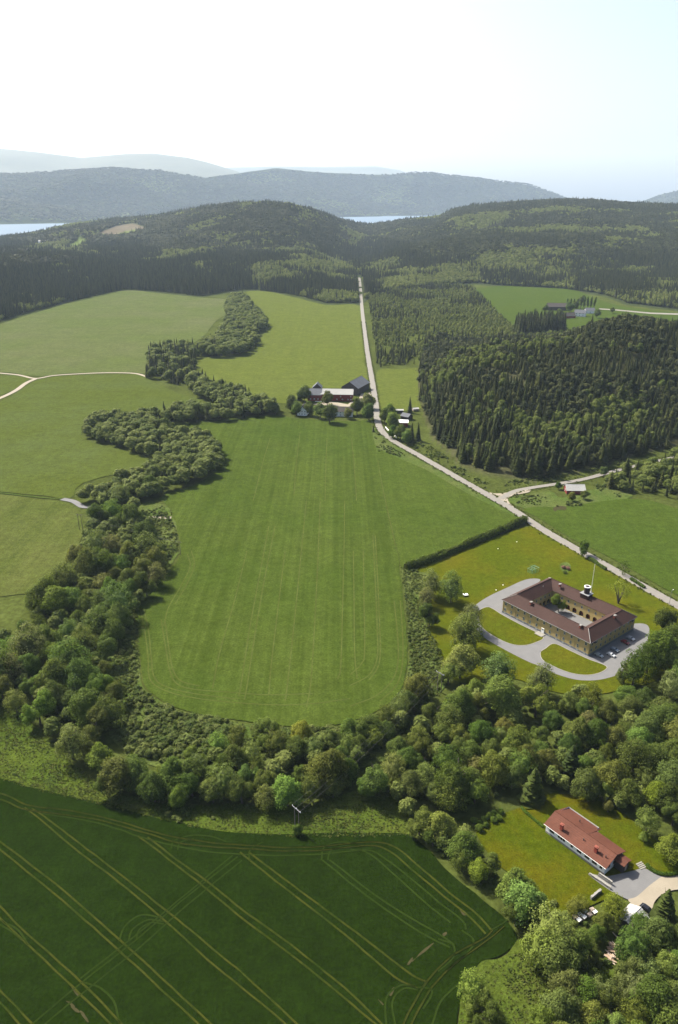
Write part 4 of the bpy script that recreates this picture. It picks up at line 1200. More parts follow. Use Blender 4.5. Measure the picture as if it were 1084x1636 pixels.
def trunk_mesh(name, seed, h=1.0, r=0.035, limbs=5, spread=0.25):
    rg = np.random.default_rng(seed)
    m = MB()
    pts = [(0, 0, -0.02)]; rad = [r * 1.25]
    for k in range(1, 6):
        pts.append((rg.normal() * 0.012 * k, rg.normal() * 0.012 * k, h * k / 5)); rad.append(r * (1 - 0.17 * k))
    m.path(pts, rad, 7)
    for i in range(limbs):
        k = 2 + i % 3
        a = i * 2.4 + rg.normal() * 0.3
        p = Vector(pts[k]); q = p + Vector((math.cos(a) * spread, math.sin(a) * spread, h * 0.28))
        m.path([p, (p + q) / 2 + Vector((0, 0, 0.02)), q], [r * 0.45, r * 0.32, r * 0.15], 5)
    return m.mesh(name, M['bark'])


def crown_shape(seed, kind):
    if kind == 'round':
        return crown_arrays(seed, 40, 400, 0.047, 1.05, 0.72, (0.16, 0.40), 0.60)
    if kind == 'tall':
        V, Fq = crown_arrays(seed, 38, 400, 0.047, 1.2, 0.66, (0.16, 0.36), 0.56)
        k = 1.08 - 0.32 * np.clip(V[:, 2:3], -1, 1.2)
        V[:, :2] *= np.clip(k, 0.6, 1.3)
        return V, Fq
    if kind == 'twin':
        A, FA = crown_arrays(seed, 24, 360, 0.050, 1.15, 0.66, (0.18, 0.40), 0.55)
        B, FB = crown_arrays(seed + 50, 20, 360, 0.050, 1.0, 0.66, (0.18, 0.40), 0.55)
        A = A * 0.74 + np.array([0.34, 0.10, 0.18]); B = B * 0.66 + np.array([-0.38, -0.12, -0.22])
        return np.concatenate([A, B]), np.concatenate([FA, FB + len(A)])
    V, Fq = crown_arrays(seed, 60, 200, 0.042, 1.1, 0.80, (0.12, 0.27), 0.50)      # loose, feathery
    return V, Fq


CROWN = [mesh_np('crown', *crown_shape(100 + i, k_), M['leaf']) for i, k_ in enumerate(('round', 'tall', 'twin', 'loose', 'twin', 'tall', 'loose', 'round', 'twin'))]
CROWN_SMALL = [mesh_np('crown', *crown_arrays(200 + i, 26, 190, 0.075, (1.0, 1.3, 1.15, 1.4)[i], 0.68, (0.18, 0.44)), M['leaf']) for i in range(4)]
CROWN_SPARSE = mesh_np('crown', *crown_arrays(301, 26, 70, 0.055, 0.95, 0.85, (0.18, 0.30), 0), M['leaf'])
CROWN_SLIM = mesh_np('crown', *crown_arrays(302, 26, 90, 0.13, 1.0, 0.66, (0.30, 0.44)), M['leaf'])
TRUNK = [trunk_mesh('trunk', 11 + i) for i in range(3)]
SPRUCE = [mesh_np('needles', *conifer_arrays(400 + i, 24, 10, 1, (0.150, 0.175, 0.20, 0.165)[i], 3), M['needle']) for i in range(4)]
SPRUCE_TRUNK = trunk_mesh('trunk', 41, 0.95, 0.016, 0)


def far_obj(name, V, Fq, mat):
    return bpy.data.objects.new(name, mesh_np(name, V, Fq, mat))


def proto_collection(name, objs):
    c = bpy.data.collections.new(name)
    for i, o in enumerate(objs):
        o.name = f"{chr(97 + i)}_{o.name}"
        c.objects.link(o)
    return c


def blob_arrays(seed, n=260, leaf=0.22, zs=1.2):
    return crown_arrays(seed, 12, n // 12, leaf, zs, 0.55, (0.40, 0.60), 0.66)


def shifted(VF, dz, k=1.0):
    V, Fq = VF
    return V * k + np.array([0, 0, dz]), Fq


C_SPRUCE = proto_collection('spruce_shapes', [far_obj('spruce', *conifer_arrays(500 + i, 11, 7, 1, (0.16, 0.19, 0.22)[i], 1), M['needle_far']) for i in range(3)])
C_PINE = proto_collection('pine_shapes', [far_obj('pine', *shifted(blob_arrays(520 + i, 110, 0.30, 1.5), 0.62, 0.26), M['needle_far']) for i in range(3)])
C_PINE_N = proto_collection('pine_near_shapes', [far_obj('pine', *shifted(crown_arrays(530 + i, 14, 45, 0.17, 1.5, 0.6, (0.3, 0.5)), 0.60, 0.27), M['needle_far']) for i in range(3)])
C_LEAFY = proto_collection('leafy_shapes', [far_obj('leafy', *shifted(blob_arrays(540 + i, 200, 0.24, 1.25), 0.56, 0.36), M['leaf_far']) for i in range(3)])
C_LEAFY_N = proto_collection('leafy_near_shapes', [far_obj('leafy', *shifted(crown_arrays(560 + i, 22, 70, 0.13, 1.2, 0.66, (0.28, 0.46)), 0.56, 0.36), M['leaf_far']) for i in range(3)])
C_YOUNG = proto_collection('young_shapes', [far_obj('leafy', *shifted(blob_arrays(550 + i, 160, 0.24, 1.3), 0.56, 0.34), M['leaf_young']) for i in range(3)])
C_SCRUB = proto_collection('scrub_shapes', [far_obj('scrub', *shifted(blob_arrays(580 + i, 130, 0.26, 0.8), 0.35, 0.6), M['scrub']) for i in range(3)])


def tuft_arrays(seed):
    rg = np.random.default_rng(seed)
    n = 9
    P = rg.normal(size=(n, 3)) * 0.35; P[:, 2] = 0.3 + 0.1 * rg.random(n)
    N = rg.normal(size=(n, 3)) * 0.6 + np.array([0, 0, 0.8])
    return quads_at(P, N, 0.36, rg, 0.8)


C_TUFT = proto_collection('tuft_shapes', [far_obj('tuft', *tuft_arrays(600 + i), M['tuft']) for i in range(2)])


def scatter(name, P, scale, colls, pick, label, cat, widen=None):
    """ONE stuff object: copies of the shapes of a collection on the points P"""
    me = bpy.data.meshes.new(name)
    me.vertices.add(len(P)); me.vertices.foreach_set('co', np.asarray(P, np.float32).ravel())
    a = me.attributes.new('size', 'FLOAT_VECTOR', 'POINT')
    sc = np.repeat(np.asarray(scale, np.float32)[:, None], 3, 1)
    if widen is not None:
        sc[:, :2] *= np.asarray(widen, np.float32)[:, None]
    a.data.foreach_set('vector', sc.ravel())
    a = me.attributes.new('turn', 'FLOAT_VECTOR', 'POINT')
    tr = np.zeros((len(P), 3), np.float32); tr[:, 2] = rng.uniform(0, 6.28, len(P)); tr[:, :2] = rng.normal(0, 0.04, (len(P), 2))
    a.data.foreach_set('vector', tr.ravel())
    a = me.attributes.new('shape', 'INT', 'POINT')
    a.data.foreach_set('value', np.asarray(pick, np.int32))
    me.update()
    o = link_mesh(name, me)
    ng = bpy.data.node_groups.new(name, 'GeometryNodeTree')
    ng.interface.new_socket('Geometry', in_out='INPUT', socket_type='NodeSocketGeometry')
    ng.interface.new_socket('Geometry', in_out='OUTPUT', socket_type='NodeSocketGeometry')
    gi = ng.nodes.new('NodeGroupInput'); go = ng.nodes.new('NodeGroupOutput')
    ci = ng.nodes.new('GeometryNodeCollectionInfo')
    ci.inputs['Collection'].default_value = colls
    ci.inputs['Separate Children'].default_value = True
    ci.inputs['Reset Children'].default_value = True
    ip = ng.nodes.new('GeometryNodeInstanceOnPoints')
    ip.inputs['Pick Instance'].default_value = True

    def attr(nm, typ):
        nd = ng.nodes.new('GeometryNodeInputNamedAttribute')
        nd.data_type = typ
        nd.inputs['Name'].default_value = nm
        return nd.outputs[0]
    er = ng.nodes.new('FunctionNodeEulerToRotation')
    ng.links.new(attr('turn', 'FLOAT_VECTOR'), er.inputs[0])
    ng.links.new(er.outputs[0], ip.inputs['Rotation'])
    ng.links.new(attr('size', 'FLOAT_VECTOR'), ip.inputs['Scale'])
    ng.links.new(attr('shape', 'INT'), ip.inputs['Instance Index'])
    ng.links.new(gi.outputs[0], ip.inputs['Points'])
    ng.links.new(ci.outputs[0], ip.inputs['Instance'])
    ng.links.new(ip.outputs[0], go.inputs[0])
    md = o.modifiers.new('scatter', 'NODES')
    md.node_group = ng
    return tag(o, label, cat, kind='stuff')


# ------------------------------------------------------------------ where trees stand
ROADW = [np.array([tuple(p)[:2] for p in catmull([tuple(G(x, y)) for x, y in l], 10)]) for l in (ROAD, SIDE)]


def road_dist(x, y):
    d = np.full(np.shape(x), 1e9)
    for L in ROADW:
        for a, b in zip(L[:-1], L[1:]):
            ab = b - a
            k = np.clip(((x - a[0]) * ab[0] + (y - a[1]) * ab[1]) / (ab @ ab), 0, 1)
            d = np.minimum(d, np.hypot(x - a[0] - k * ab[0], y - a[1] - k * ab[1]))
    return d


def terrain_z(x, y):
    """height of the plain part (near hill included) at world points"""
    t = np.asarray(x) / np.asarray(y)
    return hill_a(t, np.asarray(y)) - 0.3


def cells(i0, i1, dens, n_max=None):
    """random points on terrain rows i0..i1, dens = array of trees per m2 on the cells"""
    a = TP[i0:i1, :-1]; b = TP[i0:i1, 1:]; c = TP[i0 + 1:i1 + 1, :-1]; d = TP[i0 + 1:i1 + 1, 1:]
    area = np.abs(np.cross((b - a)[..., :2], (c - a)[..., :2]))
    n = rng.poisson(area * dens)
    r, q = np.nonzero(n)
    rep = n[r, q]
    r = np.repeat(r, rep); q = np.repeat(q, rep)
    u = rng.random(len(r))[:, None]; v = rng.random(len(r))[:, None]
    P = (a[r, q] * (1 - u) + b[r, q] * u) * (1 - v) + (c[r, q] * (1 - u) + d[r, q] * u) * v
    return P, r + i0, q


def thin(P, dist):
    """keep points at least dist(i) apart (grid hash)"""
    P = np.asarray(P); dist = np.broadcast_to(dist, len(P))
    g = {}
    keep = []
    cs = float(np.max(dist))
    for i in range(len(P)):
        x, y = P[i, 0], P[i, 1]
        k = (int(x // cs), int(y // cs))
        ok = True
        for dx in (-1, 0, 1):
            for dy in (-1, 0, 1):
                for j in g.get((k[0] + dx, k[1] + dy), ()):
                    if (P[j, 0] - x) ** 2 + (P[j, 1] - y) ** 2 < dist[i] ** 2:
                        ok = False; break
                if not ok: break
            if not ok: break
        if ok:
            g.setdefault(k, []).append(i); keep.append(i)
    return np.array(keep, int)


# forest on the hills ahead
view = np.abs(TT[:-1, :-1]) < 0.56
Yc = TY[:-1, :-1]
midm = (np.arange(NR - 1)[:, None] >= 130) & (np.arange(NR - 1)[:, None] < 232) & view
pxc, pyc = px_[:-1, :-1], py_[:-1, :-1]
lc = light[:-1, :-1]
opn = open_m[:-1, :-1]
spacing = np.clip(Yc / 330.0, 4.6, 13)
dens = np.where(midm & ~opn, 1.0 / spacing ** 2, 0)
dens = dens * np.where(lc > 0.28, 0.8 - 0.45 * np.clip(lc, 0, 1), 1.0)
P, ri, qi = cells(128, 232, dens[128:232] * 1.15)
k = road_dist(P[:, 0], P[:, 1]) > 9
P, ri, qi = P[k], ri[k], qi[k]
lgt = light[ri, qi]
nz = fbm(P[:, 0] / 260, P[:, 1] / 260, 41, 4)
nz2 = fbm(P[:, 0] / 60, P[:, 1] / 60, 43, 3)
sp = np.clip(P[:, 1] / 330.0, 4.6, 13)
leafy = (lgt * 1.3 + nz * 1.7 + nz2 * 0.9 + rng.normal(0, 0.18, len(P))) > 0.36
pine = ~leafy & (P[:, 2] > 40) & (nz2 + rng.normal(0, 0.3, len(P)) > -0.15)
spr = ~leafy & ~pine
hgt = np.where(leafy, rng.uniform(8, 14, len(P)), np.where(pine, rng.uniform(12, 18, len(P)), rng.uniform(15, 26, len(P))))
edge = (ri < 136)
hgt = np.where(spr & edge, hgt * 1.15, hgt)
wid = np.clip(sp * 1.35 / (hgt * 0.40), 0.75, 1.9)
scatter('spruce_wood', P[spr], hgt[spr], C_SPRUCE, rng.integers(0, 3, spr.sum()), 'dark spruce wood covering the hills ahead', 'forest', wid[spr])
scatter('pine_wood', P[pine], hgt[pine], C_PINE, rng.integers(0, 3, pine.sum()), 'brownish green pine wood on the upper slopes of the hills', 'forest', np.clip(wid[pine] * 0.9, 0.8, 1.8))
scatter('birch_wood', P[leafy], hgt[leafy], C_YOUNG, rng.integers(0, 3, leafy.sum()), 'light green young woods and clearings among the dark hill forest', 'forest', np.clip(wid[leafy] * 0.7, 0.75, 1.5))

# the far ridge beyond the lake: tree clumps
fm = (np.arange(NR - 1)[:, None] >= i_far) & (np.arange(NR - 1)[:, None] < i_far + 59) & view & (TZ[:-1, :-1] > 22)
P, ri, qi = cells(i_far, i_far + 59, (np.where(fm, 1.0 / 30.0 ** 2, 0))[i_far:i_far + 59])
nz = fbm(P[:, 0] / 700, P[:, 1] / 700, 51, 4)
lf = nz * 1.4 + rng.normal(0, 0.12, len(P)) > 0.30
lf |= (P[:, 2] < 45) & (rng.random(len(P)) < 0.7)
scatter('far_forest', P[~lf], rng.uniform(16, 26, (~lf).sum()), C_PINE, rng.integers(0, 3, (~lf).sum()), 'hazy dark forest on the far ridge beyond the lake', 'forest', np.full((~lf).sum(), 2.6))
scatter('far_birch_wood', P[lf], rng.uniform(12, 20, lf.sum()), C_LEAFY, rng.integers(0, 3, lf.sum()), 'hazy lighter woods on the far ridge beyond the lake', 'forest', np.full(lf.sum(), 2.2))


def poly_points(poly, spacing, pad=1.0, z=0.0):
    """random points inside a pixel polygon laid on the plain, at least spacing apart"""
    Q = np.array([tuple(G(x, y, z))[:2] for x, y in poly])
    lo, hi = Q.min(0), Q.max(0)
    n = int((hi - lo).prod() / spacing ** 2 * 2.2) + 8
    X = rng.uniform(lo[0], hi[0], n); Y = rng.uniform(lo[1], hi[1], n)
    m = inside(X, Y, [tuple(q) for q in Q])
    P = np.stack([X[m], Y[m]], 1)
    return P[thin(P, spacing)]


# middle distance: young wood right of the road, the near wooded hill, belts
MIDW = [(588, 470), (592, 500), (597, 540), (604, 587), (640, 584), (682, 582), (694, 600), (740, 585), (800, 550), (835, 540), (806, 512), (790, 495), (772, 478), (756, 462), (700, 452), (600, 462)]
P2 = poly_points(MIDW, 4.6)
k = road_dist(P2[:, 0], P2[:, 1]) > 9
P2 = P2[k]
n = len(P2)
nz = fbm(P2[:, 0] / 90, P2[:, 1] / 90, 61, 4)
mx, my, _ = proj(np.c_[P2, np.zeros(n)])
edge = (my > 560) & (mx < 690)
lf = (nz + rng.normal(0, 0.2, n) + np.where(my < 490, -0.25, 0.0) > -0.22) & ~(edge & (rng.random(n) < 0.75))
gap = fbm(P2[:, 0] / 35, P2[:, 1] / 35, 66, 3) > 0.42
z0 = terrain_z(P2[:, 0], P2[:, 1])
h = np.where(lf, rng.uniform(4, 10, n), rng.uniform(6, 15, n))
gap |= rng.random(n) < 0.12
PP = np.c_[P2, z0]
a = lf & ~gap; b = ~lf & ~gap
scatter('young_wood', PP[a], h[a], C_YOUNG, rng.integers(0, 3, a.sum()), 'light young birch wood right of the straight road', 'forest', rng.uniform(0.7, 1.0, a.sum()))
scatter('young_spruce_wood', PP[b], h[b], C_SPRUCE, rng.integers(0, 3, b.sum()), 'young spruces mixed into the light wood right of the road', 'forest', rng.uniform(0.9, 1.3, b.sum()))

tc = TT[:-1, :-1]
inh = (hill_mask[:-1, :-1]) & (tc < 0.56)
P, ri, qi = cells(0, 130, np.where(inh, 1.0, 0)[0:130] / 14.0)
P = P[road_dist(P[:, 0], P[:, 1]) > 9.0]
dx, dy, _ = proj(P)
k = ~((dx < 690) & (dy > 648) & (dy < 700) & (dx < 676))
P = P[k]
P = P[thin(P, 4.1)]
nz = fbm(P[:, 0] / 80, P[:, 1] / 80, 71, 4)
dx, dy, _ = proj(P)
bright = np.exp(-(((dx - 1010) / 45) ** 2 + ((dy - 650) / 30) ** 2)) + 0.8 * np.exp(-(((dx - 940) / 70) ** 2 + ((dy - 690) / 26) ** 2))
lf = nz * 1.2 + 0.6 * bright + rng.normal(0, 0.22, len(P)) > 0.28
bald = fbm(P[:, 0] / 40, P[:, 1] / 40, 73, 3) + 0.5 * np.exp(-(((dx - 850) / 18) ** 2 + ((dy - 648) / 9) ** 2)) > 0.50
P, lf, dx, dy = P[~bald], lf[~bald], dx[~bald], dy[~bald]
hillT = (P, lf, dx, dy)
SLOTS_SPR = []     # (x, y, z, height, width factor, zone)
SLOTS_LEAF = []    # (x, y, z, crown radius, height, zone, tone)
crest = np.clip((dy - 600) / 110.0, 0, 1)
hh = np.exp(rng.normal(0, 0.13, len(P))) * np.where(lf, rng.uniform(8, 13, len(P)), rng.uniform(9, 15, len(P)) + crest * rng.uniform(2, 7, len(P)))
for i in range(len(P)):
    if not lf[i]:
        SLOTS_SPR.append((*P[i], hh[i], rng.uniform(1.0, 1.55), 'hill'))
    else:
        SLOTS_LEAF.append((*P[i], hh[i] * 0.30, hh[i], 'hill', None))
# spruces below the red shed's road, the stand by the far farm, the belt and the bushes of the meanders
for poly, sp_, zone, hr, share in (
        ([(968, 768), (984, 752), (1004, 744), (1040, 735), (1084, 724), (1200, 700), (1200, 812), (1084, 800), (1040, 788), (1000, 786), (975, 782)], 6.0, 'east', (8, 15), 0.55),
        ([(822, 533), (828, 526), (850, 524), (880, 523), (899, 524), (902, 531), (880, 536), (850, 541), (830, 541)], 5.0, 'stand', (24, 31), 1.0),
        ([(236, 604), (238, 580), (242, 563), (265, 559), (300, 557), (318, 565), (314, 580), (316, 595), (300, 612), (280, 616), (255, 606)], 6.5, 'belt', (12, 19), 0.72),
        ([(300, 618), (318, 606), (345, 622), (380, 634), (415, 646), (432, 656), (420, 664), (380, 660), (340, 645), (315, 632)], 6.2, 'belt', (12, 19), 0.40),
        ([(210, 676), (250, 668), (300, 662), (350, 658), (400, 650), (440, 654), (440, 664), (380, 670), (300, 677), (212, 680)], 6.2, 'strip', (11, 18), 0.26),
        ([(314, 567), (345, 545), (362, 525), (366, 510), (362, 490), (372, 478), (392, 478), (405, 498), (420, 514), (426, 524), (404, 540), (412, 552), (386, 568), (345, 572)], 7.0, 'upper', (13, 19), 0.12),
        ([(138, 680), (170, 668), (206, 672), (246, 684), (300, 696), (338, 708), (354, 724), (351, 745), (340, 762), (312, 772), (270, 785), (240, 800), (205, 806), (165, 806), (140, 800), (160, 788), (190, 772), (250, 758), (276, 745), (250, 738), (216, 722), (176, 712), (140, 700)], 6.0, 'meander', (9, 16), 0.03)):
    Q = poly_points(poly, sp_)
    dd = road_dist(Q[:, 0], Q[:, 1])
    for q in Q[dd > 7]:
        hq = rng.uniform(*hr)
        if rng.random() < share:
            SLOTS_SPR.append((q[0], q[1], 0.0, hq * 1.1, rng.uniform(0.9, 1.3), zone))
        else:
            SLOTS_LEAF.append((q[0], q[1], 0.0, hq * rng.uniform(0.36, 0.50), hq * 0.95, zone, None))
# ------------------------------------------------------------------ the woods: every crown the photograph shows (x, y, radius in its pixels)
HAND = {
 'lawn': [(690, 932, 19), (722, 938, 21), (682, 953, 14), (687, 981, 17), (751, 985, 20), (744, 1008, 27), (737, 1054, 26), (718, 1072, 18), (798, 1069, 25), (760, 1100, 16)],
 'south': [(803, 1111, 28), (865, 1084, 25), (859, 1116, 26), (737, 1122, 24), (770, 1128, 18), (693, 1139, 18), (720, 1150, 22), (676, 1156, 14), (770, 1169, 20), (795, 1175, 16), (826, 1183, 22), (809, 1158, 16),
   (637, 1192, 18), (671, 1178, 18), (707, 1167, 18), (737, 1175, 18), (601, 1241, 26), (629, 1225, 22), (651, 1211, 18), (679, 1197, 18), (588, 1254, 16), (682, 1241, 20), (657, 1249, 20), (715, 1214, 24), (732, 1241, 34), (754, 1200, 18), (787, 1225, 24),
   (723, 1269, 24), (787, 1197, 16), (837, 1219, 24), (760, 1262, 20), (820, 1240, 18), (700, 1262, 18)],
 'east': [(910, 1122, 15), (928, 1106, 14), (949, 1116, 21), (972, 1134, 18), (941, 1133, 18), (1003, 1109, 16), (1031, 1117, 18), (1008, 1130, 18), (1052, 1133, 18), (1074, 1143, 22), (1016, 1066, 25), (1038, 1050, 23), (1000, 1074, 16), (1062, 1036, 27), (1078, 1050, 22), (1080, 1020, 22), (1100, 1040, 26), (1095, 1075, 22), (1075, 1092, 20),
   (861, 1171, 17), (923, 1168, 23), (954, 1168, 23), (975, 1176, 22), (912, 1187, 18), (1000, 1168, 17), (1036, 1168, 26), (1024, 1182, 24), (1016, 1207, 28), (1062, 1150, 24), (1090, 1170, 26), (1080, 1205, 26), (1050, 1215, 24), (827, 1181, 24), (845, 1212, 24), (879, 1217, 20), (866, 1201, 16),
   (933, 1221, 15), (951, 1212, 14), (936, 1249, 22), (982, 1238, 26), (959, 1225, 16), (900, 1249, 11), (1005, 1264, 22), (1052, 1266, 20), (1073, 1241, 26), (1068, 1270, 21), (990, 1279, 12), (1096, 1255, 24), (1100, 1225, 24), (885, 1150, 15), (895, 1180, 14), (905, 1206, 14), (970, 1204, 16), (1010, 1150, 14), (1035, 1245, 18), (885, 1238, 14)],
 'row': [(653, 1290, 14), (671, 1312, 20), (704, 1317, 24), (693, 1336, 15), (712, 1345, 13), (744, 1350, 24), (742, 1331, 13), (739, 1373, 17), (778, 1379, 20), (766, 1389, 16), (826, 1416, 30), (841, 1440, 30), (826, 1459, 20)],
 'corner': [(851, 1447, 24), (884, 1484, 38), (906, 1502, 32), (870, 1512, 30), (898, 1530, 34)],
 'meadow': [(757, 1578, 26), (778, 1629, 25), (764, 1597, 22)],
 'bottom': [(1015, 1507, 34), (1054, 1492, 30), (1027, 1484, 22), (1076, 1540, 27), (1006, 1545, 28), (909, 1579, 28), (937, 1593, 28), (898, 1612, 34), (962, 1586, 26), (983, 1601, 28), (1019, 1583, 28), (1033, 1557, 26), (1047, 1601, 34), (1076, 1593, 28), (1012, 1622, 28), (948, 1626, 28), (870, 1634, 26), (1068, 1626, 30), (900, 1660, 32), (960, 1664, 32), (1022, 1664, 32), (1085, 1668, 32), (1110, 1560, 30), (1112, 1620, 30), (1095, 1500, 26), (840, 1668, 26)],
 'west': [(133, 790, 10), (165, 799, 12), (192, 790, 14), (159, 819, 17), (178, 813, 16), (207, 825, 18), (167, 841, 9), (183, 837, 12), (198, 853, 10), (233, 852, 18), (215, 838, 12), (185, 800, 12), (213, 805, 11), (148, 838, 10),
   (153, 867, 22), (127, 884, 22), (165, 896, 28), (142, 899, 24), (178, 870, 17), (233, 878, 26), (207, 884, 20), (248, 890, 18), (224, 908, 20), (248, 917, 16), (233, 931, 18), (204, 923, 14), (195, 900, 16), (180, 918, 14),
   (97, 926, 24), (71, 946, 24), (118, 931, 22), (86, 958, 22), (56, 955, 16), (115, 955, 18), (136, 934, 13), (165, 931, 17), (145, 949, 15), (136, 967, 15), (189, 958, 26), (207, 940, 16), (178, 940, 19), (190, 982, 20), (160, 960, 16), (165, 975, 14),
   (62, 996, 14), (38, 1005, 14), (97, 985, 12), (109, 1005, 16), (124, 988, 14), (159, 993, 24), (178, 1008, 18), (6, 1017, 12), (44, 1029, 30), (77, 1017, 22), (133, 1029, 24), (165, 1038, 22), (171, 1020, 14), (9, 1061, 26), (44, 1064, 20), (112, 1053, 34), (90, 1076, 28), (130, 1076, 28), (-18, 1040, 26), (-22, 1078, 26), (-40, 1058, 26), (85, 1040, 20), (145, 1010, 14), (20, 1030, 16),
   (20, 1069, 22), (24, 1118, 18), (60, 1130, 25), (86, 1113, 22), (50, 1098, 17), (118, 1064, 22), (159, 1089, 22), (178, 1107, 20), (139, 1131, 26), (174, 1137, 26), (112, 1119, 17), (153, 1157, 24), (0, 1095, 18), (-25, 1108, 22), (70, 1090, 18), (165, 1065, 16), (125, 1100, 18),
   (112, 1184, 26), (159, 1207, 20), (147, 1196, 15)],
 'streamside': [(189, 1237, 26), (212, 1231, 22), (171, 1251, 18), (245, 1257, 22), (277, 1234, 27), (301, 1237, 24), (313, 1208, 18), (306, 1248, 22), (313, 1224, 16), (356, 1247, 26), (386, 1260, 22), (340, 1260, 20), (380, 1177, 18), (350, 1187, 17), (376, 1207, 20), (400, 1204, 18), (429, 1170, 22), (443, 1184, 20), (416, 1164, 16), (482, 1171, 21), (476, 1194, 18), (499, 1194, 18), (459, 1194, 16), (512, 1187, 14), (532, 1181, 16), (556, 1190, 16),
   (559, 1164, 16), (572, 1167, 18), (592, 1157, 18), (616, 1144, 18), (640, 1127, 18), (653, 1117, 16), (668, 1096, 20), (529, 1224, 30), (512, 1234, 24), (552, 1227, 20), (496, 1257, 20), (459, 1263, 22), (426, 1244, 20), (426, 1273, 18), (440, 1227, 14), (479, 1234, 16), (258, 1243, 18), (230, 1250, 16), (330, 1236, 16), (400, 1236, 18), (410, 1222, 15), (455, 1213, 14), (545, 1207, 16), (575, 1190, 16), (596, 1178, 15), (618, 1165, 15), (638, 1148, 14), (360, 1218, 15), (345, 1208, 14), (505, 1212, 14)],
}
TONE = {}
for x, y, tone in ((744, 1008, 'grey'), (751, 985, 'grey'), (865, 1084, 'grey'), (798, 1069, 'grey'), (112, 1184, 'grey'), (690, 932, 'grey'), (722, 938, 'grey'), (44, 1029, 'grey'), (112, 1053, 'grey'), (153, 867, 'grey'), (671, 1312, 'fresh'), (704, 1317, 'pale'), (826, 1416, 'pale'), (841, 1440, 'pale'),
                   (482, 1171, 'bright'), (787, 1225, 'fresh'), (859, 1116, 'fresh'), (766, 1389, 'bright'), (778, 1379, 'fresh'), (990, 1279, 'dark'), (668, 1096, 'brown'), (1016, 1066, 'dark'), (1038, 1050, 'dark'), (1062, 1036, 'dark'), (744, 1350, 'dark'), (356, 1247, 'grey'), (340, 1260, 'pale'), (159, 1207, 'fresh'), (60, 1130, 'fresh'), (1096, 1255, 'fresh'), (1052, 1266, 'bright'), (884, 1484, 'pale')):
    TONE[(x, y)] = tone
TCOL = {'olive': (0.95, 0.93, 0.95), 'grey': (1.22, 1.10, 1.60), 'fresh': (1.16, 1.10, 0.92), 'pale': (1.42, 1.42, 1.45), 'bright': (1.45, 1.38, 0.80), 'dark': (0.72, 0.76, 0.64), 'brown': (1.18, 0.98, 0.95)}
TWORD = {'olive': 'olive green', 'grey': 'grey green', 'fresh': 'fresh green', 'pale': 'pale leaved', 'bright': 'bright yellow green', 'dark': 'dark green', 'brown': 'brownish'}
ZW = {'lawn': 'at the lawn edge before the yellow building', 'south': 'in the wood below the looping drive', 'east': 'in the wood above the red roofed house', 'row': 'in the row between the dark field and the mown lawn',
      'corner': 'in the clump at the corner of the dark field', 'meadow': 'standing in the uncut grass at the dark field end', 'bottom': 'in the wood at the bottom right corner', 'west': 'in the stream wood left of the main field', 'streamside': 'in the stream wood below the main field',
      'hill': 'among the spruces of the near wooded hill', 'strip': 'in the narrow strip above the main field', 'belt': 'in the tree belt behind the main field', 'upper': 'in the tree belt between the two far fields', 'meander': 'in the looping stream wood left of the farm'}
ZG = {k: 'broadleaf trees ' + v for k, v in ZW.items()}


def sub_place(zone, x, y, z=0.0):
    """where in its wood a tree stands, by what lies next to it"""
    px, py, _ = proj(np.array([x, y, z]))
    if zone == 'west':
        v = 'near the bare track end' if py < 870 else 'beside the pale striped field' if px < 150 and py < 960 else 'beside the main field corner' if py < 1000 and px > 150 else 'above the meadow strip' if py > 1100 else 'in the broad middle part' if px > 80 else 'at the left end'
    elif zone == 'streamside':
        v = 'above the meadow strip' if px < 260 else 'left of the power pole' if px < 440 else 'behind the power pole' if px < 545 else 'along the field corner'
    elif zone == 'south':
        v = 'next to the dark gap' if px < 690 else 'under the looping drive' if py < 1150 else 'above the mown lawn' if py > 1210 else 'in the thick middle'
    elif zone == 'east':
        v = 'beside the parking place' if py < 1100 else 'behind the red roof' if py > 1200 and px < 1000 else 'at its right end' if px > 1040 else 'under the drive loop' if py < 1150 else 'in the thick middle'
    elif zone == 'bottom':
        v = 'below the log pile' if py < 1590 and px < 1000 else 'below the shed' if py < 1560 else 'at the very bottom'
    elif zone == 'hill':
        v = 'above the road bend' if px < 730 else 'above the gravel fan' if px < 800 else 'above the side road start' if px < 860 else 'behind the red barn' if px < 940 else 'above the far side road'
        v += ', front row' if py > 715 and px < 900 or py > 695 and px >= 900 else ', higher up'
    else:
        v = ''
    return v


def place_px(cx, cy_, r):
    """crown seen at cx, cy with radius r -> foot, crown radius, height"""
    zc = 8.0
    for _ in range(3):
        p = G(cx, cy_, zc)
        dep = p.y * CT + (CAM_H - zc) * ST
        rm = r * dep / FPX
        h = min(max(rm * 2.45, 3.0), 21.0)
        zc = h - rm * 1.12
    return p.x, p.y, rm, h


for zone, lst in HAND.items():
    for x, y, r in lst:
        X, Y, rm, h = place_px(x, y, r)
        SLOTS_LEAF.append((X, Y, 0.0, rm * 1.06, h, zone, TONE.get((x, y))))
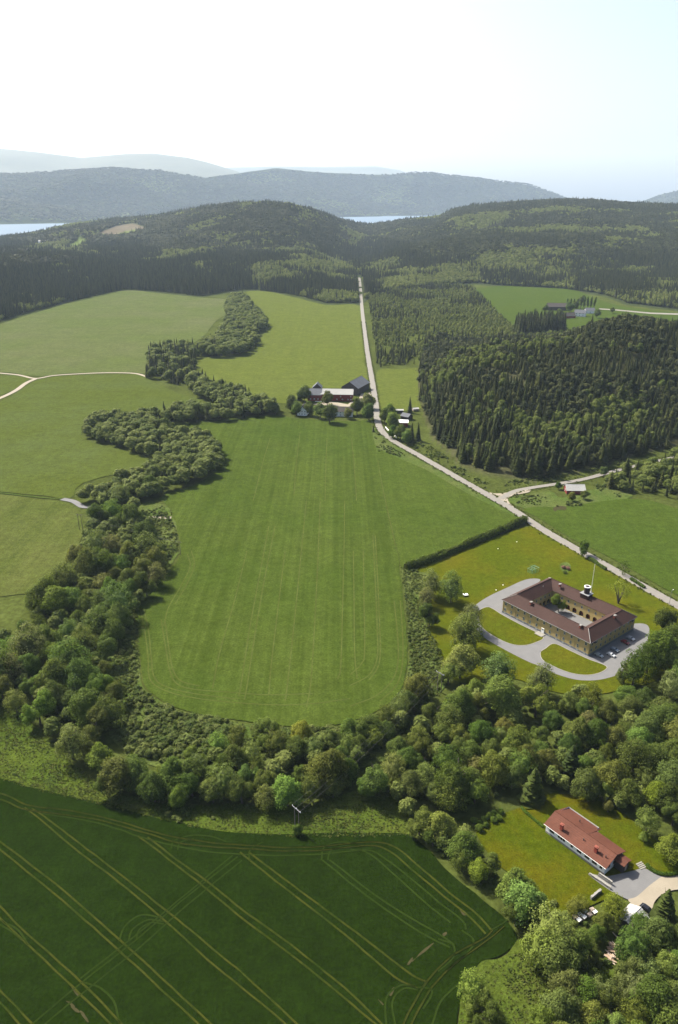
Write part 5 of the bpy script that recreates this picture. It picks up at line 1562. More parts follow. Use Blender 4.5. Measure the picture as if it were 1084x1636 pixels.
# lone trees are built apart below; fill the gaps of the woods with lower trees
FILL = [([(150, 822), (240, 830), (262, 880), (230, 940), (200, 990), (175, 1060), (190, 1140), (160, 1180), (110, 1190), (50, 1140), (0, 1110), (-60, 1100), (-60, 1060), (20, 1040), (60, 990), (60, 960), (110, 930), (130, 880)], 'west', 11),
        ([(180, 1250), (300, 1230), (370, 1190), (420, 1180), (500, 1190), (570, 1180), (640, 1140), (670, 1110), (660, 1140), (580, 1230), (540, 1260), (440, 1282), (340, 1280), (240, 1275)], 'streamside', 11),
        ([(600, 1262), (640, 1200), (700, 1150), (740, 1100), (800, 1090), (860, 1120), (880, 1180), (850, 1240), (800, 1270), (740, 1290), (690, 1280), (640, 1270)], 'south', 11),
        ([(900, 1130), (1000, 1120), (1110, 1120), (1130, 1280), (1060, 1290), (1000, 1275), (920, 1258), (880, 1230), (860, 1180)], 'east', 11),
        ([(890, 1600), (960, 1580), (1000, 1530), (1100, 1500), (1150, 1600), (1140, 1720), (860, 1720)], 'bottom', 9)]
HX = np.array([s[:2] for s in SLOTS_LEAF])
for poly, zone, sp_ in FILL:
    for q in poly_points(poly, sp_ * 0.55, z=4.0):
        gx, gy, _ = proj(np.array([q[0], q[1], 0.0]))
        gl = np.interp(gy, [1130, 1180, 1235, 1285], [692, 652, 602, 562])
        if zone in ('streamside', 'south') and 1120 < gy < 1290 and abs(gx - gl) < 22:
            continue
        if np.min(np.hypot(HX[:, 0] - q[0], HX[:, 1] - q[1])) > sp_ * 0.42:
            h = rng.uniform(6, 10)
            SLOTS_LEAF.append((q[0], q[1], 0.0, h * 0.40, h, zone, None))
            HX = np.vstack([HX, q])


def make_tree(name, x, y, z, rad, h, crown, trunk, rgb, label, cat, group, rz=None, zs=1.15):
    t = empty(name, (x, y, z), rng.uniform(0, 6.28) if rz is None else rz, label, cat, group)
    tr = link_mesh('trunk', trunk, t)
    tr.scale = (h * 0.75, h * 0.75, h * 0.75)
    cr = link_mesh('crown', crown, t)
    k = rad / 1.0
    vz = min(h * 0.52, rad * 1.12) / 1.0
    cr.location = (0, 0, h - vz * 1.05)
    cr.scale = (k * 1.06, k * rng.uniform(0.9, 1.2), vz * rng.uniform(0.92, 1.12))
    cr.rotation_euler = (rng.normal(0, 0.09), rng.normal(0, 0.09), 0)
    j = rng.uniform(0.88, 1.12, 3)
    cr.color = (rgb[0] * j[0], rgb[1] * j[1], rgb[2] * j[2], 1)
    return t


def px_size(s, r):
    return r * FPX / (s[1] * CT + (CAM_H - s[2]) * ST)


rank = sorted(range(len(SLOTS_LEAF)), key=lambda i: -px_size(SLOTS_LEAF[i], SLOTS_LEAF[i][3]))
NB = 282
ind, rest = rank[:NB], rank[NB:]
for i in ind:
    x, y, z, rad, h, zone, tone = SLOTS_LEAF[i]
    if tone is None:
        u = rng.random()
        tone = 'olive' if u < 0.52 else 'dark' if u < 0.68 else 'fresh' if u < 0.80 else 'grey' if u < 0.93 else 'pale'
    big = 'tall' if rad > 6.6 else 'low' if rad < 4.2 else 'middling'
    ps = px_size(SLOTS_LEAF[i], rad)
    cm = (CROWN[(3, 6)[rng.integers(0, 2)]] if tone == 'grey' else CROWN[rng.integers(0, 9)]) if ps > 11 else CROWN_SMALL[rng.integers(0, 4)]
    make_tree('broadleaf_tree', x, y, z, rad, h, cm, TRUNK[rng.integers(0, 3)], TCOL[tone], ' '.join(f"{big} {TWORD[tone]} tree {ZW[zone]} {sub_place(zone, x, y, z)}".split()[:16]), 'tree', ZG[zone])
R_ = [SLOTS_LEAF[i] for i in rest]
scatter('broadleaf_wood', np.array([(s[0], s[1], s[2]) for s in R_]), np.array([s[4] for s in R_]), C_LEAFY_N, rng.integers(0, 3, len(R_)), 'small broadleaf trees of the stream belts and the near hill', 'wood',
        np.array([np.clip(s[3] / (s[4] * 0.34), 0.7, 1.5) for s in R_]))

Q_ = poly_points([(1125, 1000), (1250, 1010), (1330, 1300), (1330, 1640), (1160, 1650), (1135, 1300)], 7.5)
scatter('broadleaf_wood', np.c_[Q_, np.zeros(len(Q_))], rng.uniform(10, 17, len(Q_)), C_LEAFY_N, rng.integers(0, 3, len(Q_)), 'broadleaf wood going on to the right of the red roofed house', 'wood', rng.uniform(0.9, 1.3, len(Q_)))
ZSW = {'hill': 'on the near hill', 'east': 'in the grove right of the red shed', 'stand': 'in the compact stand below the far farm', 'belt': 'in the tree belt behind the main field', 'strip': 'in the strip of trees above the main field', 'upper': 'in the belt between the far fields', 'meander': 'in the looping stream wood'}
# lone spruces and those that stand out
for x, y, h, zone in ((266, 668, 15, 'strip'), (285, 667, 16, 'strip'), (319, 668, 15, 'strip'), (333, 668, 14, 'strip'), (352, 666, 13, 'strip'), (245, 668, 9, 'strip'), (295, 696, 11, 'meander'), (316, 706, 9, 'meander')):
    p = G(x, y + 3, 0); SLOTS_SPR.append((p.x, p.y, 0.0, h, 1.0, zone))
srank = sorted(range(len(SLOTS_SPR)), key=lambda i: -px_size(SLOTS_SPR[i], SLOTS_SPR[i][3]) - (1e3 if SLOTS_SPR[i][5] == 'meander' else 0))
NS = 285
for i in srank[:NS]:
    x, y, z, h, w, zone = SLOTS_SPR[i]
    word = 'slender' if w < 1.12 else 'broad' if w > 1.38 else 'pointed'
    size = 'tall' if h > 17 else 'young' if h < 13 else 'dark'
    t_ = empty('spruce_tree', (x, y, z), rng.uniform(0, 6.28), f"{size} {word} spruce {ZSW[zone]} {sub_place(zone, x, y, z)}".strip().replace(' of the side road', ' of side road').replace('on the near hill above the', 'on the near hill over the'), 'spruce', 'spruces ' + ZSW[zone])
    o = link_mesh('trunk', SPRUCE_TRUNK, t_); o.scale = (h, h, h)
    o = link_mesh('needles', SPRUCE[rng.integers(0, 4)], t_); o.scale = (h * w, h * w, h)
    j = rng.uniform(0.8, 1.25)
    o.color = (j, j * rng.uniform(0.92, 1.08), j, 1)
R_ = [SLOTS_SPR[i] for i in srank[NS:]]
PN = [s for s in R_ if s[5] == 'hill' and fbm(s[0] / 70, s[1] / 70, 91, 3) + rng.normal(0, 0.25) > 0.02 and s[3] < 16]
ids = set(map(id, PN)); R_ = [s for s in R_ if id(s) not in ids]
scatter('spruce_wood', np.array([s[:3] for s in R_]), np.array([s[3] for s in R_]), C_SPRUCE, rng.integers(0, 3, len(R_)), 'dense spruce wood on the near hill behind the front trees', 'forest', np.array([s[4] for s in R_]))
scatter('pine_wood', np.array([s[:3] for s in PN]), np.array([s[3] for s in PN]), C_PINE_N, rng.integers(0, 3, len(PN)), 'round crowned pines mixed into the upper part of the near hill wood', 'forest', np.array([s[4] * 0.75 for s in PN]))

# ------------------------------------------------------------------ trees that stand alone
def lone(name, x, y, r, label, tone='olive', crown=None, cat='tree', base=True, h=None, trunk=None):
    """x, y = crown centre in the photograph"""
    X, Y, rm, hh_ = place_px(x, y, r)
    return make_tree(name, X, Y, 0.0, rm, h or hh_, crown or CROWN[rng.integers(0, 7)], trunk or TRUNK[0], TCOL[tone], label, cat, None)


lone('broadleaf_tree', 933, 874, 11.5, 'round dark tree standing alone on the lawn beside the road', 'dark', CROWN[2])
lone('broadleaf_tree', 966, 752, 7, 'pale slim tree between the red barn and the side road', 'grey', CROWN_SMALL[1])
lone('broadleaf_tree', 893, 775, 5, 'small dark bush tree left of the red barn', 'dark', CROWN_SMALL[2])
lone('broadleaf_tree', 934, 790, 6, 'round green bush at the right corner of the red barn', 'fresh', CROWN_SMALL[0])
lone('broadleaf_tree', 915, 793, 6, 'round green bush in front of the red barn', 'fresh', CROWN_SMALL[3])
lone('broadleaf_tree', 997, 905, 10.5, 'thin crowned tree at the roadside above the spreading bare stemmed tree', 'dark', CROWN_SPARSE)
X, Y = G(988, 964)[:2]
tr = MB()
for a, l in ((0.4, 1.0), (1.7, 0.85), (2.9, 1.05), (4.1, 0.8), (5.2, 0.9)):
    q = Vector((math.cos(a) * 3.0 * l, math.sin(a) * 3.0 * l, 9.5 * l))
    tr.path([(0, 0, -0.1), (q.x * 0.35, q.y * 0.35, q.z * 0.45), (q.x * 0.75, q.y * 0.75, q.z * 0.8), tuple(q * 1.05)], [0.42, 0.30, 0.2, 0.08], 7)
t_ = empty('broadleaf_tree', (X, Y, 0), 0, 'spreading tree with several bare stems and thin yellow green crown on the lawn', 'tree')
tr.build('trunk', M['bark'], t_)
o = link_mesh('crown', CROWN_SPARSE, t_); o.location = (0, 0, 9.2); o.scale = (6.3, 6.0, 4.6); o.color = (1.5, 1.3, 1.0, 1)
for x, y, r, lb, tn in ((1070, 1000, 26, 'large dark tree right of the parking place at the building corner', 'dark'), (894, 962, 13.0, 'fresh green tree growing in the courtyard of the yellow building', 'bright')):
    lone('broadleaf_tree', x, y, r, lb, tn, CROWN[4])
# central farm
for x, y, r, lb, tn in ((486, 628, 9, 'tall birch at the left end of the red barn', 'olive'), (466, 645, 9, 'loose birch left of the white farmhouse', 'olive'), (474, 652, 8, 'smaller tree against the left side of the white farmhouse', 'olive'),
                        (494, 652, 8, 'rounded tree in front of the white farmhouse gable', 'dark'), (440, 652, 7, 'tree at the end of the belt left of the farm', 'dark'), (523, 636, 8, 'tree rising before the middle of the red barn', 'dark'),
                        (512, 655, 9, 'tree between the two white farm dwellings', 'olive'), (527, 659, 11, 'broad dark tree right before the farm', 'dark'), (571, 648, 10, 'pale tall tree at the right side of the farm garden', 'olive'),
                        (590, 640, 9, 'tall tree between the farm garden and the road, upper one', 'olive'), (590, 658, 9, 'tall tree between the farm garden and the road, lower one', 'dark'), (556, 660, 6, 'low tree under the long white dwelling', 'olive'),
                        (623, 660, 10, 'tree at the roadside left of the white roofed cabin', 'fresh'), (615, 664, 8, 'slim tree leaning over the road bend', 'fresh'), (628, 674, 9, 'tree below the white roofed cabin', 'fresh'), (640, 690, 9, 'low tree under the cabin slope', 'dark'), (628, 690, 7, 'shrubby tree by the wall at the road bend', 'olive'), (650, 698, 8, 'bushy tree at the foot of the near hill', 'olive')):
    lone('broadleaf_tree', x, y - 1, r * 1.2, lb, tn, CROWN_SMALL[rng.integers(0, 4)])
for x, y, h, lb in ((655, 659, 17, 'single spruce behind the white roofed cabin'), (597, 690, 7, 'small lone spruce in the rough grass beside the road bend'), (658, 706, 19, 'spruce right of the white roofed cabin, upper one'), (668, 704, 18, 'spruce right of the white roofed cabin, next to the hill'),
                    (910, 1240, 15, 'dark spruce in the wood above the red roofed house'), (850, 1278, 15, 'broad dark spruce beside the mown lawn corner'), (1060, 1466, 12, 'dense dark spruce beside the gravel drive end'), (479, 640, 12, 'dark spruce left of the barn end')):
    p = G(x, y)
    t_ = empty('spruce_tree', (p.x, p.y, 0), rng.uniform(0, 6), lb, 'spruce')
    o = link_mesh('trunk', SPRUCE_TRUNK, t_); o.scale = (h, h, h)
    w = 1.75 if h in (15, 12) else 1.0
    o = link_mesh('needles', SPRUCE[1], t_); o.scale = (h * w, h * w, h); o.color = (0.9, 1.0, 0.95, 1)
# poplars of the far farm
for i in range(9):
    x = 906 + i * 5.4; p = G(x, 492 - (0 if i < 4 else -2), 0)
    h = 25 if i > 3 else 19
    t_ = make_tree('poplar_tree', p.x, p.y, 0, 2.3, h, CROWN_SLIM, TRUNK[0], TCOL['dark'], ('slim tall poplar in the row behind the far white farm' if h == 25 else 'slim lower poplar at the left of the row behind the far white farm'), 'poplar', 'poplars behind the far farm')
    c = [k for k in t_.children if k.name.startswith('crown')][0]
    c.scale = (2.2, 2.2, h * 0.48); c.location = (0, 0, h * 0.52)
for x, y, r, lb in ((912, 489, 7, 'dark round tree beside the far dark barn'), (931, 478, 6, 'dark tree among the poplars of the far farm'), (979, 495, 4, 'small bush tree by the drive of the far farm'), (896, 500, 6, 'round tree between the dark barn and the red dwelling of the far farm'), (955, 500, 6, 'tree at the right end of the far farm'), (920, 487, 6, 'tree behind the white dwelling of the far farm'), (872, 492, 5, 'tree left of the dark barn of the far farm')):
    lone('broadleaf_tree', x, y, r, lb, 'dark', CROWN_SMALL[0])
# garden trees and bushes
for x, y, r, lb, tn, cr in ((1036, 1310, 20, 'round dark apple tree in the garden right of the red roof', 'olive', 3), (1030, 1335, 8, 'small pale shrub below the round garden tree', 'pale', 1), (1074, 1352, 23, 'loose yellow green tree at the right edge of the garden', 'bright', 5), (1078, 1300, 18, 'dark tree at the top corner of the garden', 'dark', 2),
                            (973, 1288, 9, 'low reddish brown bush behind the red roof', 'brown', 0), (984, 1450, 21, 'light green tree standing before the metal roofed shed', 'bright', 6), (966, 1470, 16, 'light green tree left of the metal roofed shed', 'fresh', 1), (955, 1490, 15, 'untidy bush below the pale boxes', 'fresh', 1), (945, 1515, 16, 'low bush beside the log pile', 'olive', 2)):
    lone('broadleaf_tree' if r > 10 else 'garden_shrub', x, y, r, lb, tn, CROWN[cr], 'tree' if r > 10 else 'shrub')
X, Y, rm, hh_ = place_px(925, 1437, 19)
t_ = empty('garden_shrub', (X, Y, 0), R(38), 'wide flat brownish bush on the lawn left of the stone wall', 'shrub')
link_mesh('stems', TRUNK[1], t_).scale = (3, 3, 3)
o = link_mesh('crown', CROWN[3], t_); o.scale = (rm * 1.35, rm * 0.85, 2.6); o.location = (0, 0, 2.0); o.color = (1.15, 0.95, 0.8, 1)
for i, (x, y) in enumerate(((757, 1313), (766, 1317), (774, 1311), (781, 1306), (789, 1312), (797, 1309), (776, 1320), (766, 1326), (790, 1303), (800, 1299))):
    p = G(x, y)
    t_ = empty('garden_shrub', (p.x, p.y, 0), i * 1.3, 'small round currant bush in the double row at the lawn corner', 'shrub', 'currant bushes at the lawn corner')
    link_mesh('stems', TRUNK[1], t_).scale = (1.2, 1.2, 1.2)
    o = link_mesh('crown', CROWN_SMALL[i % 4], t_); r = rng.uniform(1.0, 1.6); o.scale = (r, r, r * 0.8); o.location = (0, 0, r * 0.7); o.color = (1.0, 1.1, 0.8, 1)

# hedge between the field and the lawn: one dense clipped row
def hedge(name, px, width, height, label, n_per_m, leaf, rgb, seed, wob=0.35):
    rg = np.random.default_rng(seed)
    pts = catmull([tuple(G(x, y, 0)) for x, y in px], 12)
    V0 = np.array([tuple(p) for p in pts]); L = np.r_[0, np.cumsum(np.linalg.norm(np.diff(V0, axis=0), axis=1))]
    n = int(L[-1] * n_per_m)
    s = rg.uniform(0, L[-1], n)
    base = np.stack([np.interp(s, L, V0[:, k]) for k in range(3)], 1)
    nx = np.stack([np.interp(np.minimum(s + 1, L[-1]), L, V0[:, k]) - np.interp(np.maximum(s - 1, 0), L, V0[:, k]) for k in range(3)], 1)
    nx /= np.linalg.norm(nx, axis=1, keepdims=True)
    side = np.stack([nx[:, 1], -nx[:, 0], 0 * s], 1)
    a = rg.uniform(0, math.pi, n)
    k = 0.78 + wob * fbm(s / 3.2, a * 1.6, seed, 3) + rg.uniform(-0.12, 0.12, n)
    hh = 1 + 0.3 * fbm(s / 5, s * 0, seed + 3, 3)
    P = base + side * (np.cos(a) * width / 2 * k)[:, None] + np.array([0, 0, 1]) * (0.1 + np.sin(a) ** 0.7 * height * k * hh)[:, None]
    N = side * np.cos(a)[:, None] + np.array([0, 0, 1]) * np.sin(a)[:, None] + rg.normal(size=(n, 3)) * 0.5
    V, Fq = quads_at(P, N, leaf, rg, 0.8)
    c = G(*px[len(px) // 2])
    t_ = empty(name, tuple(c), 0, label, 'hedge')
    o = link_mesh('foliage', mesh_np('foliage', V - np.array(tuple(c)), Fq, M['leaf']), t_)
    o.color = (*rgb, 1)
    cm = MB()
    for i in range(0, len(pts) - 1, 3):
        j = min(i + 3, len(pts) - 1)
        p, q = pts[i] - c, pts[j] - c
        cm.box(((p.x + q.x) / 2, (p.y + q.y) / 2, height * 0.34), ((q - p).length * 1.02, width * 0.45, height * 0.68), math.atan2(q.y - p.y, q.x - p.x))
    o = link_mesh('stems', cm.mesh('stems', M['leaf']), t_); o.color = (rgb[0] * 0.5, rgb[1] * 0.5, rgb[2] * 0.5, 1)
    return t_


hedge('hedge', [(648, 909), (680, 899), (720, 884), (760, 867), (800, 850), (840, 833)], 5.6, 4.6, 'long dense dark hedge between the green field and the lawn', 130, 0.36, (0.95, 0.92, 0.9), 5)
hedge('hedge', [(1033, 1383), (1040, 1390), (1054, 1397), (1072, 1398), (1092, 1394)], 1.6, 1.2, 'low curved hedge bordering the grey asphalt yard', 150, 0.22, (0.8, 1.0, 0.7), 6)
hedge('hedge', [(940, 893), (952, 900), (962, 907), (968, 911)], 2.4, 2.0, 'short dark hedge along the road behind the flagpole', 120, 0.3, (0.8, 0.9, 0.8), 7)
hedge('hedge', [(1008, 926), (1018, 932), (1030, 940)], 2.4, 1.8, 'short hedge along the road right of the spreading tree', 120, 0.3, (0.8, 0.9, 0.8), 8)
hedge('hedge', [(833, 1290), (842, 1300), (856, 1312), (868, 1322)], 1.2, 0.8, 'low straight hedge across the upper lawn of the white house', 120, 0.2, (0.9, 1.1, 0.7), 9)

# ------------------------------------------------------------------ undergrowth and rough grass
def scrub(name, polys, sp_, hr, label, coll=None, share=1.0, z=0.0):
    Ps = np.concatenate([poly_points(p, sp_) for p in polys])
    nz = fbm(Ps[:, 0] / 14, Ps[:, 1] / 14, 81, 3)
    Ps = Ps[nz + rng.normal(0, 0.15, len(Ps)) > (0.5 - share)]
    Ps = Ps[road_dist(Ps[:, 0], Ps[:, 1]) > 5]
    n_ = len(Ps)
    s = rng.uniform(*hr, n_) * (1 + 0.5 * fbm(Ps[:, 0] / 9, Ps[:, 1] / 9, 82, 2))
    cl = coll or C_SCRUB
    return scatter(name, np.c_[Ps, np.full(n_, z - 0.1)], s, cl, rng.integers(0, len(cl.objects), n_), label, 'undergrowth', rng.uniform(0.9, 1.5, n_))


scrub('scrub', [[(222, 1098), (250, 1122), (300, 1142), (380, 1156), (470, 1168), (560, 1160), (600, 1146), (640, 1118), (655, 1098), (690, 1105), (640, 1190), (560, 1200), (480, 1200), (380, 1200), (300, 1230), (200, 1200), (180, 1150)]], 1.6, (1.2, 2.8), 'scrubby bushes on the bank below the main field')
scrub('scrub', [[(214, 970), (221, 1090), (180, 1140), (180, 1060), (195, 990), (205, 965)], [(262, 812), (284, 850), (284, 880), (250, 918), (235, 925), (258, 880), (240, 830), (225, 815)]], 2.0, (0.7, 1.8), 'low bushes and tall weeds on the bank left of the main field', share=0.85)
scrub('scrub', [[(644, 906), (668, 912), (688, 925), (684, 1000), (712, 1060), (700, 1110), (662, 1105), (655, 1040), (650, 985)]], 1.7, (0.6, 1.5), 'overgrown bushes on the strip beside the lawn', share=0.85)
scrub('undergrowth', [f[0] for f in FILL[:4]] + [[(840, 1400), (900, 1460), (950, 1480), (1000, 1500), (960, 1560), (880, 1560), (840, 1500)], [(648, 1285), (740, 1330), (800, 1400), (830, 1470), (800, 1440), (740, 1395), (660, 1330)]], 2.6, (0.8, 2.0), 'dark undergrowth beneath the trees of the stream woods')
scrub('scrub', [[(235, 830), (262, 806), (276, 820), (270, 835)], [(252, 1288), (300, 1296), (345, 1306), (340, 1318), (290, 1312), (250, 1300)], [(740, 770), (770, 782), (800, 786), (790, 775), (750, 760)], [(808, 797), (850, 788), (880, 788), (900, 800), (950, 800), (990, 795), (990, 788), (930, 790), (930, 808), (890, 810), (850, 812)], [(800, 778), (850, 772), (900, 764), (960, 750), (1000, 742), (1000, 734), (950, 745), (880, 762), (800, 770)], [(940, 770), (985, 762), (1010, 752), (990, 770), (960, 785)], [(606, 690), (620, 712), (650, 728), (640, 732), (612, 720), (602, 722), (598, 695)], [(640, 700), (690, 735), (740, 762), (744, 752), (700, 720), (660, 695)]], 1.9, (0.6, 1.8), 'bushes and tall weeds on the verges of the roads', share=0.6)
scrub('scrub', [[(640, 905), (652, 985), (655, 1040), (652, 1070), (647, 1098), (628, 1124), (634, 1126), (654, 1100), (659, 1068), (662, 1040), (658, 985), (648, 905)]], 1.5, (0.4, 0.9), 'tall weeds along the right edge of the main field')
vp = []
for L_ in ROADW:
    for a_, b_ in zip(L_[:-1], L_[1:]):
        if a_[1] > 1400:
            continue
        d_ = (b_ - a_) / np.linalg.norm(b_ - a_)
        m_ = int(np.linalg.norm(b_ - a_) * 2.2)
        u_ = rng.random((m_, 1)); o_ = rng.choice([-1, 1], (m_, 1)) * (rng.gamma(2.0, 0.55, (m_, 1)) + 3.0)
        vp.append(a_ + (b_ - a_) * u_ + np.array([d_[1], -d_[0]]) * o_)
vp = np.concatenate(vp)
vp = vp[road_dist(vp[:, 0], vp[:, 1]) > 2.6]
scatter('verge_grass', np.c_[vp, np.full(len(vp), -0.05)], rng.uniform(0.4, 1.1, len(vp)), C_TUFT, rng.integers(0, 2, len(vp)), 'uneven tall grass along both edges of the roads', 'grass', rng.uniform(0.8, 1.5, len(vp)))
scrub('bank_grass', [[(222, 960), (222, 1098), (250, 1122), (300, 1142), (470, 1168), (600, 1146), (655, 1098), (690, 1105), (640, 1190), (380, 1200), (300, 1230), (200, 1200), (180, 1140), (180, 1060), (205, 965)], [(262, 812), (284, 850), (284, 880), (250, 918), (235, 925), (240, 830)], [(644, 906), (688, 925), (684, 1000), (712, 1060), (700, 1110), (662, 1105), (655, 1040), (650, 985)]], 1.0, (0.5, 1.2), 'tall rank grass between the bushes of the stream bank', C_TUFT, share=0.9)
scrub('meadow_grass', [MEADOW, [(740, 1555), (800, 1535), (840, 1520), (900, 1560), (860, 1640), (800, 1680), (735, 1660)]], 0.85, (0.35, 0.9), 'rough flowering grass of the meadow strips', C_TUFT)
# ------------------------------------------------------------------ small things
def car(px, ang, body, label, L=4.3, W=1.75):
    name = 'car_paint_' + '_'.join(str(int(c * 100)) for c in body)
    if name not in M:
        M[name] = NT(name).bsdf(body, 0.25, metal=0.2, spec=0.5)
    g = G(*px, 0.1)
    t_ = empty('parked_car', (g.x, g.y, 0.08), ang, label, 'car', 'cars parked beside the yellow building' if px[1] < 1100 else None)
    prof = [(-L / 2, 0.35), (-L / 2, 0.78), (-L / 2 + 0.25, 0.95), (-L * 0.40, 1.0), (-L * 0.30, 1.40), (L * 0.08, 1.44), (L * 0.24, 0.98), (L / 2 - 0.2, 0.82), (L / 2, 0.62), (L / 2, 0.35)]
    b = MB(); n = len(prof)
    k = [1, 1, 1, 0.98, 0.80, 0.80, 0.98, 0.98, 0.96, 1]
    b.add([(x, -W / 2 * q, z) for (x, z), q in zip(prof, k)] + [(x, W / 2 * q, z) for (x, z), q in zip(prof, k)],
          [tuple(range(n)), tuple(range(2 * n - 1, n - 1, -1))] + [(i, n + i, n + (i + 1) % n, (i + 1) % n) for i in range(n)])
    bo = b.build('body', M[name], t_)
    gl = MB()
    for s in (-1, 1):
        gl.add([(-L * 0.35, s * (W / 2 * 0.93 + 0.012), 1.02), (L * 0.18, s * (W / 2 * 0.95 + 0.012), 1.02), (L * 0.07, s * (W / 2 * 0.82 + 0.012), 1.36), (-L * 0.29, s * (W / 2 * 0.82 + 0.012), 1.36)], [(0, 1, 2, 3)])
    gl.build('side_window', M['pane'], t_)
    for nm, x0, z0, x1, z1 in (('windscreen', L * 0.225, 1.04, L * 0.095, 1.40), ('rear_window', -L * 0.388, 1.06, -L * 0.308, 1.36)):
        o_ = 0.015 if x0 > 0 else -0.015
        MB().add([(x0 + o_, -W * 0.44, z0 + 0.012), (x0 + o_, W * 0.44, z0 + 0.012), (x1 + o_, W * 0.37, z1 + 0.012), (x1 + o_, -W * 0.37, z1 + 0.012)], [(0, 1, 2, 3)]).build(nm, M['pane'], t_)
    for x in (-L * 0.31, L * 0.31):
        for s in (-1, 1):
            MB().tube((x, s * (W / 2 - 0.2), 0.32), (x, s * (W / 2 + 0.02), 0.32), 0.32, n=12).build('wheel', M['tyre'], t_)
    for s in (-1, 1):
        MB().box((L / 2 - 0.02, s * W * 0.36, 0.68), (0.08, 0.34, 0.16)).build('headlight', M['white_paint'], t_)
    return t_


ca_ = R(38.4 - 90)
car((976.5, 1047.5), ca_, (0.62, 0.64, 0.66), 'white car parked nearest the front corner of the yellow building, in the sun')
car((982, 1039), ca_, (0.22, 0.27, 0.33), 'blue grey car parked beside the white car in the shade')
car((957, 1048), ca_, (0.36, 0.40, 0.42), 'pale grey car close to the end wall of the yellow building')
car((999, 1027.5), ca_, (0.20, 0.012, 0.015), 'dark red car parked in the shade of the end wall')
car((1007.5, 1021), ca_, (0.45, 0.47, 0.5), 'silver car parked right of the dark red one')
car((1034, 1455), R(-52), (0.012, 0.013, 0.018), 'black car parked at the end of the metal roofed shed')

# wooden power line
def hframe(px, h, ang, label, wires=None):
    g = G(*px)
    t_ = empty('power_pole', (g.x, g.y, 0), ang, label, 'pole')
    for s in (-1, 1):
        MB().tube((s * 1.1, 0, -0.2), (s * 1.1, 0, h), 0.17, 0.13, 8).build('post', M['pole'], t_)
    MB().box((0, 0, h - 0.25), (4.6, 0.22, 0.26)).build('crossarm', M['grey_sheet'], t_)
    for x in (-2.1, 0, 2.1):
        MB().tube((x, 0, h - 0.12), (x, 0, h + 0.35), 0.09, 0.06, 6).build('insulator', M['white_paint'], t_)
    return [Vector((g.x + x * math.cos(ang), g.y + x * math.sin(ang), h + 0.35)) for x in (-2.1, 0, 2.1)]


def wires(a, b, sag, label, r=0.022):
    t_ = MB()
    o = a[0]
    for p_, q_ in zip(a, b):
        pts = [p_.lerp(q_, i / 14) + Vector((0, 0, -sag * 4 * (i / 14) * (1 - i / 14))) for i in range(15)]
        t_.path([x for x in pts], [r] * 15, 4)
    return tag(t_.build('power_line', M['wire']), label, 'wire')


pa = hframe((475, 1326), 9.5, R(-48), 'two legged wooden power pole with a pale crossarm above a dark bush')
pb = hframe((702, 1104), 9.5, R(-48), 'two legged wooden power pole among the bushes beside the lawn wood')
wires(pa, pb, 2.2, 'three thin power wires crossing the dark gap in the stream wood')
g = G(130, 846)
td = empty('power_pole', (g.x, g.y, 0), R(-10), 'pair of tall plain power posts at the edge of the pale striped field', 'pole')
for s in (-1, 1):
    MB().tube((s * 1.1, 0, -0.2), (s * 1.1, 0, 11), 0.18, 0.13, 8).build('post', M['pole'], td)
MB().box((0, 0, 10.5), (4.0, 0.16, 0.18)).build('crossarm', M['pole'], td)
ta = [Vector((g.x + x, g.y, 10.7)) for x in (-1.8, 0, 1.8)]
g2 = G(289, 886)
tp = empty('power_pole', (g2.x, g2.y, 0), 0, 'single wooden pole at the left edge of the main field', 'pole')
MB().tube((0, 0, -0.2), (0, 0, 8.5), 0.15, 0.11, 8).build('post', M['pole'], tp)
MB().box((0, 0, 8.2), (2.4, 0.14, 0.14)).build('crossarm', M['pole'], tp)
wires(ta, [Vector((g2.x + x, g2.y, 8.4)) for x in (-1.1, 0, 1.1)], 1.5, 'thin wires strung over the stream wood at the left')
lone('broadleaf_tree', 476, 1325, 8, 'dark bush at the foot of the two legged power pole', 'dark', CROWN_SMALL[1])
lone('broadleaf_tree', 79, 1250, 7, 'thin grey sapling standing alone in the meadow strip', 'grey', CROWN_SPARSE)

# flagpole, lamp
g = G(944.5, 946)
fp = empty('flagpole', (g.x, g.y, 0), 0, 'tall white flagpole on the lawn behind the yellow building', 'flagpole')
MB().tube((0, 0, 0), (0, 0, 17), 0.16, 0.08, 10).build('pole', M['white_paint'], fp)
MB().tube((0, 0, 17), (0, 0, 17.25), 0.16, 0.12, 8).build('finial', M['white_paint'], fp)
MB().box((0, 0, 0.25), (0.9, 0.9, 0.5)).build('base', M['stone'], fp)
for px, lb in (((1069.6, 965), 'slim street lamp beside the road at the right edge'), ((612, 700), 'slim street lamp on the outside of the road bend')):
    g = G(*px)
    lp = empty('street_lamp', (g.x, g.y, 0), R(40), lb, 'street lamp')
    MB().tube((0, 0, 0), (0, 0, 8), 0.12, 0.08, 8).build('post', M['grey_sheet'], lp)
    MB().tube((0, 0, 7.9), (1.3, 0, 8.25), 0.06, n=6).build('arm', M['grey_sheet'], lp)
    MB().box((1.5, 0, 8.25), (0.8, 0.32, 0.16), taper=0.8).build('lamp_head', M['white_paint'], lp)

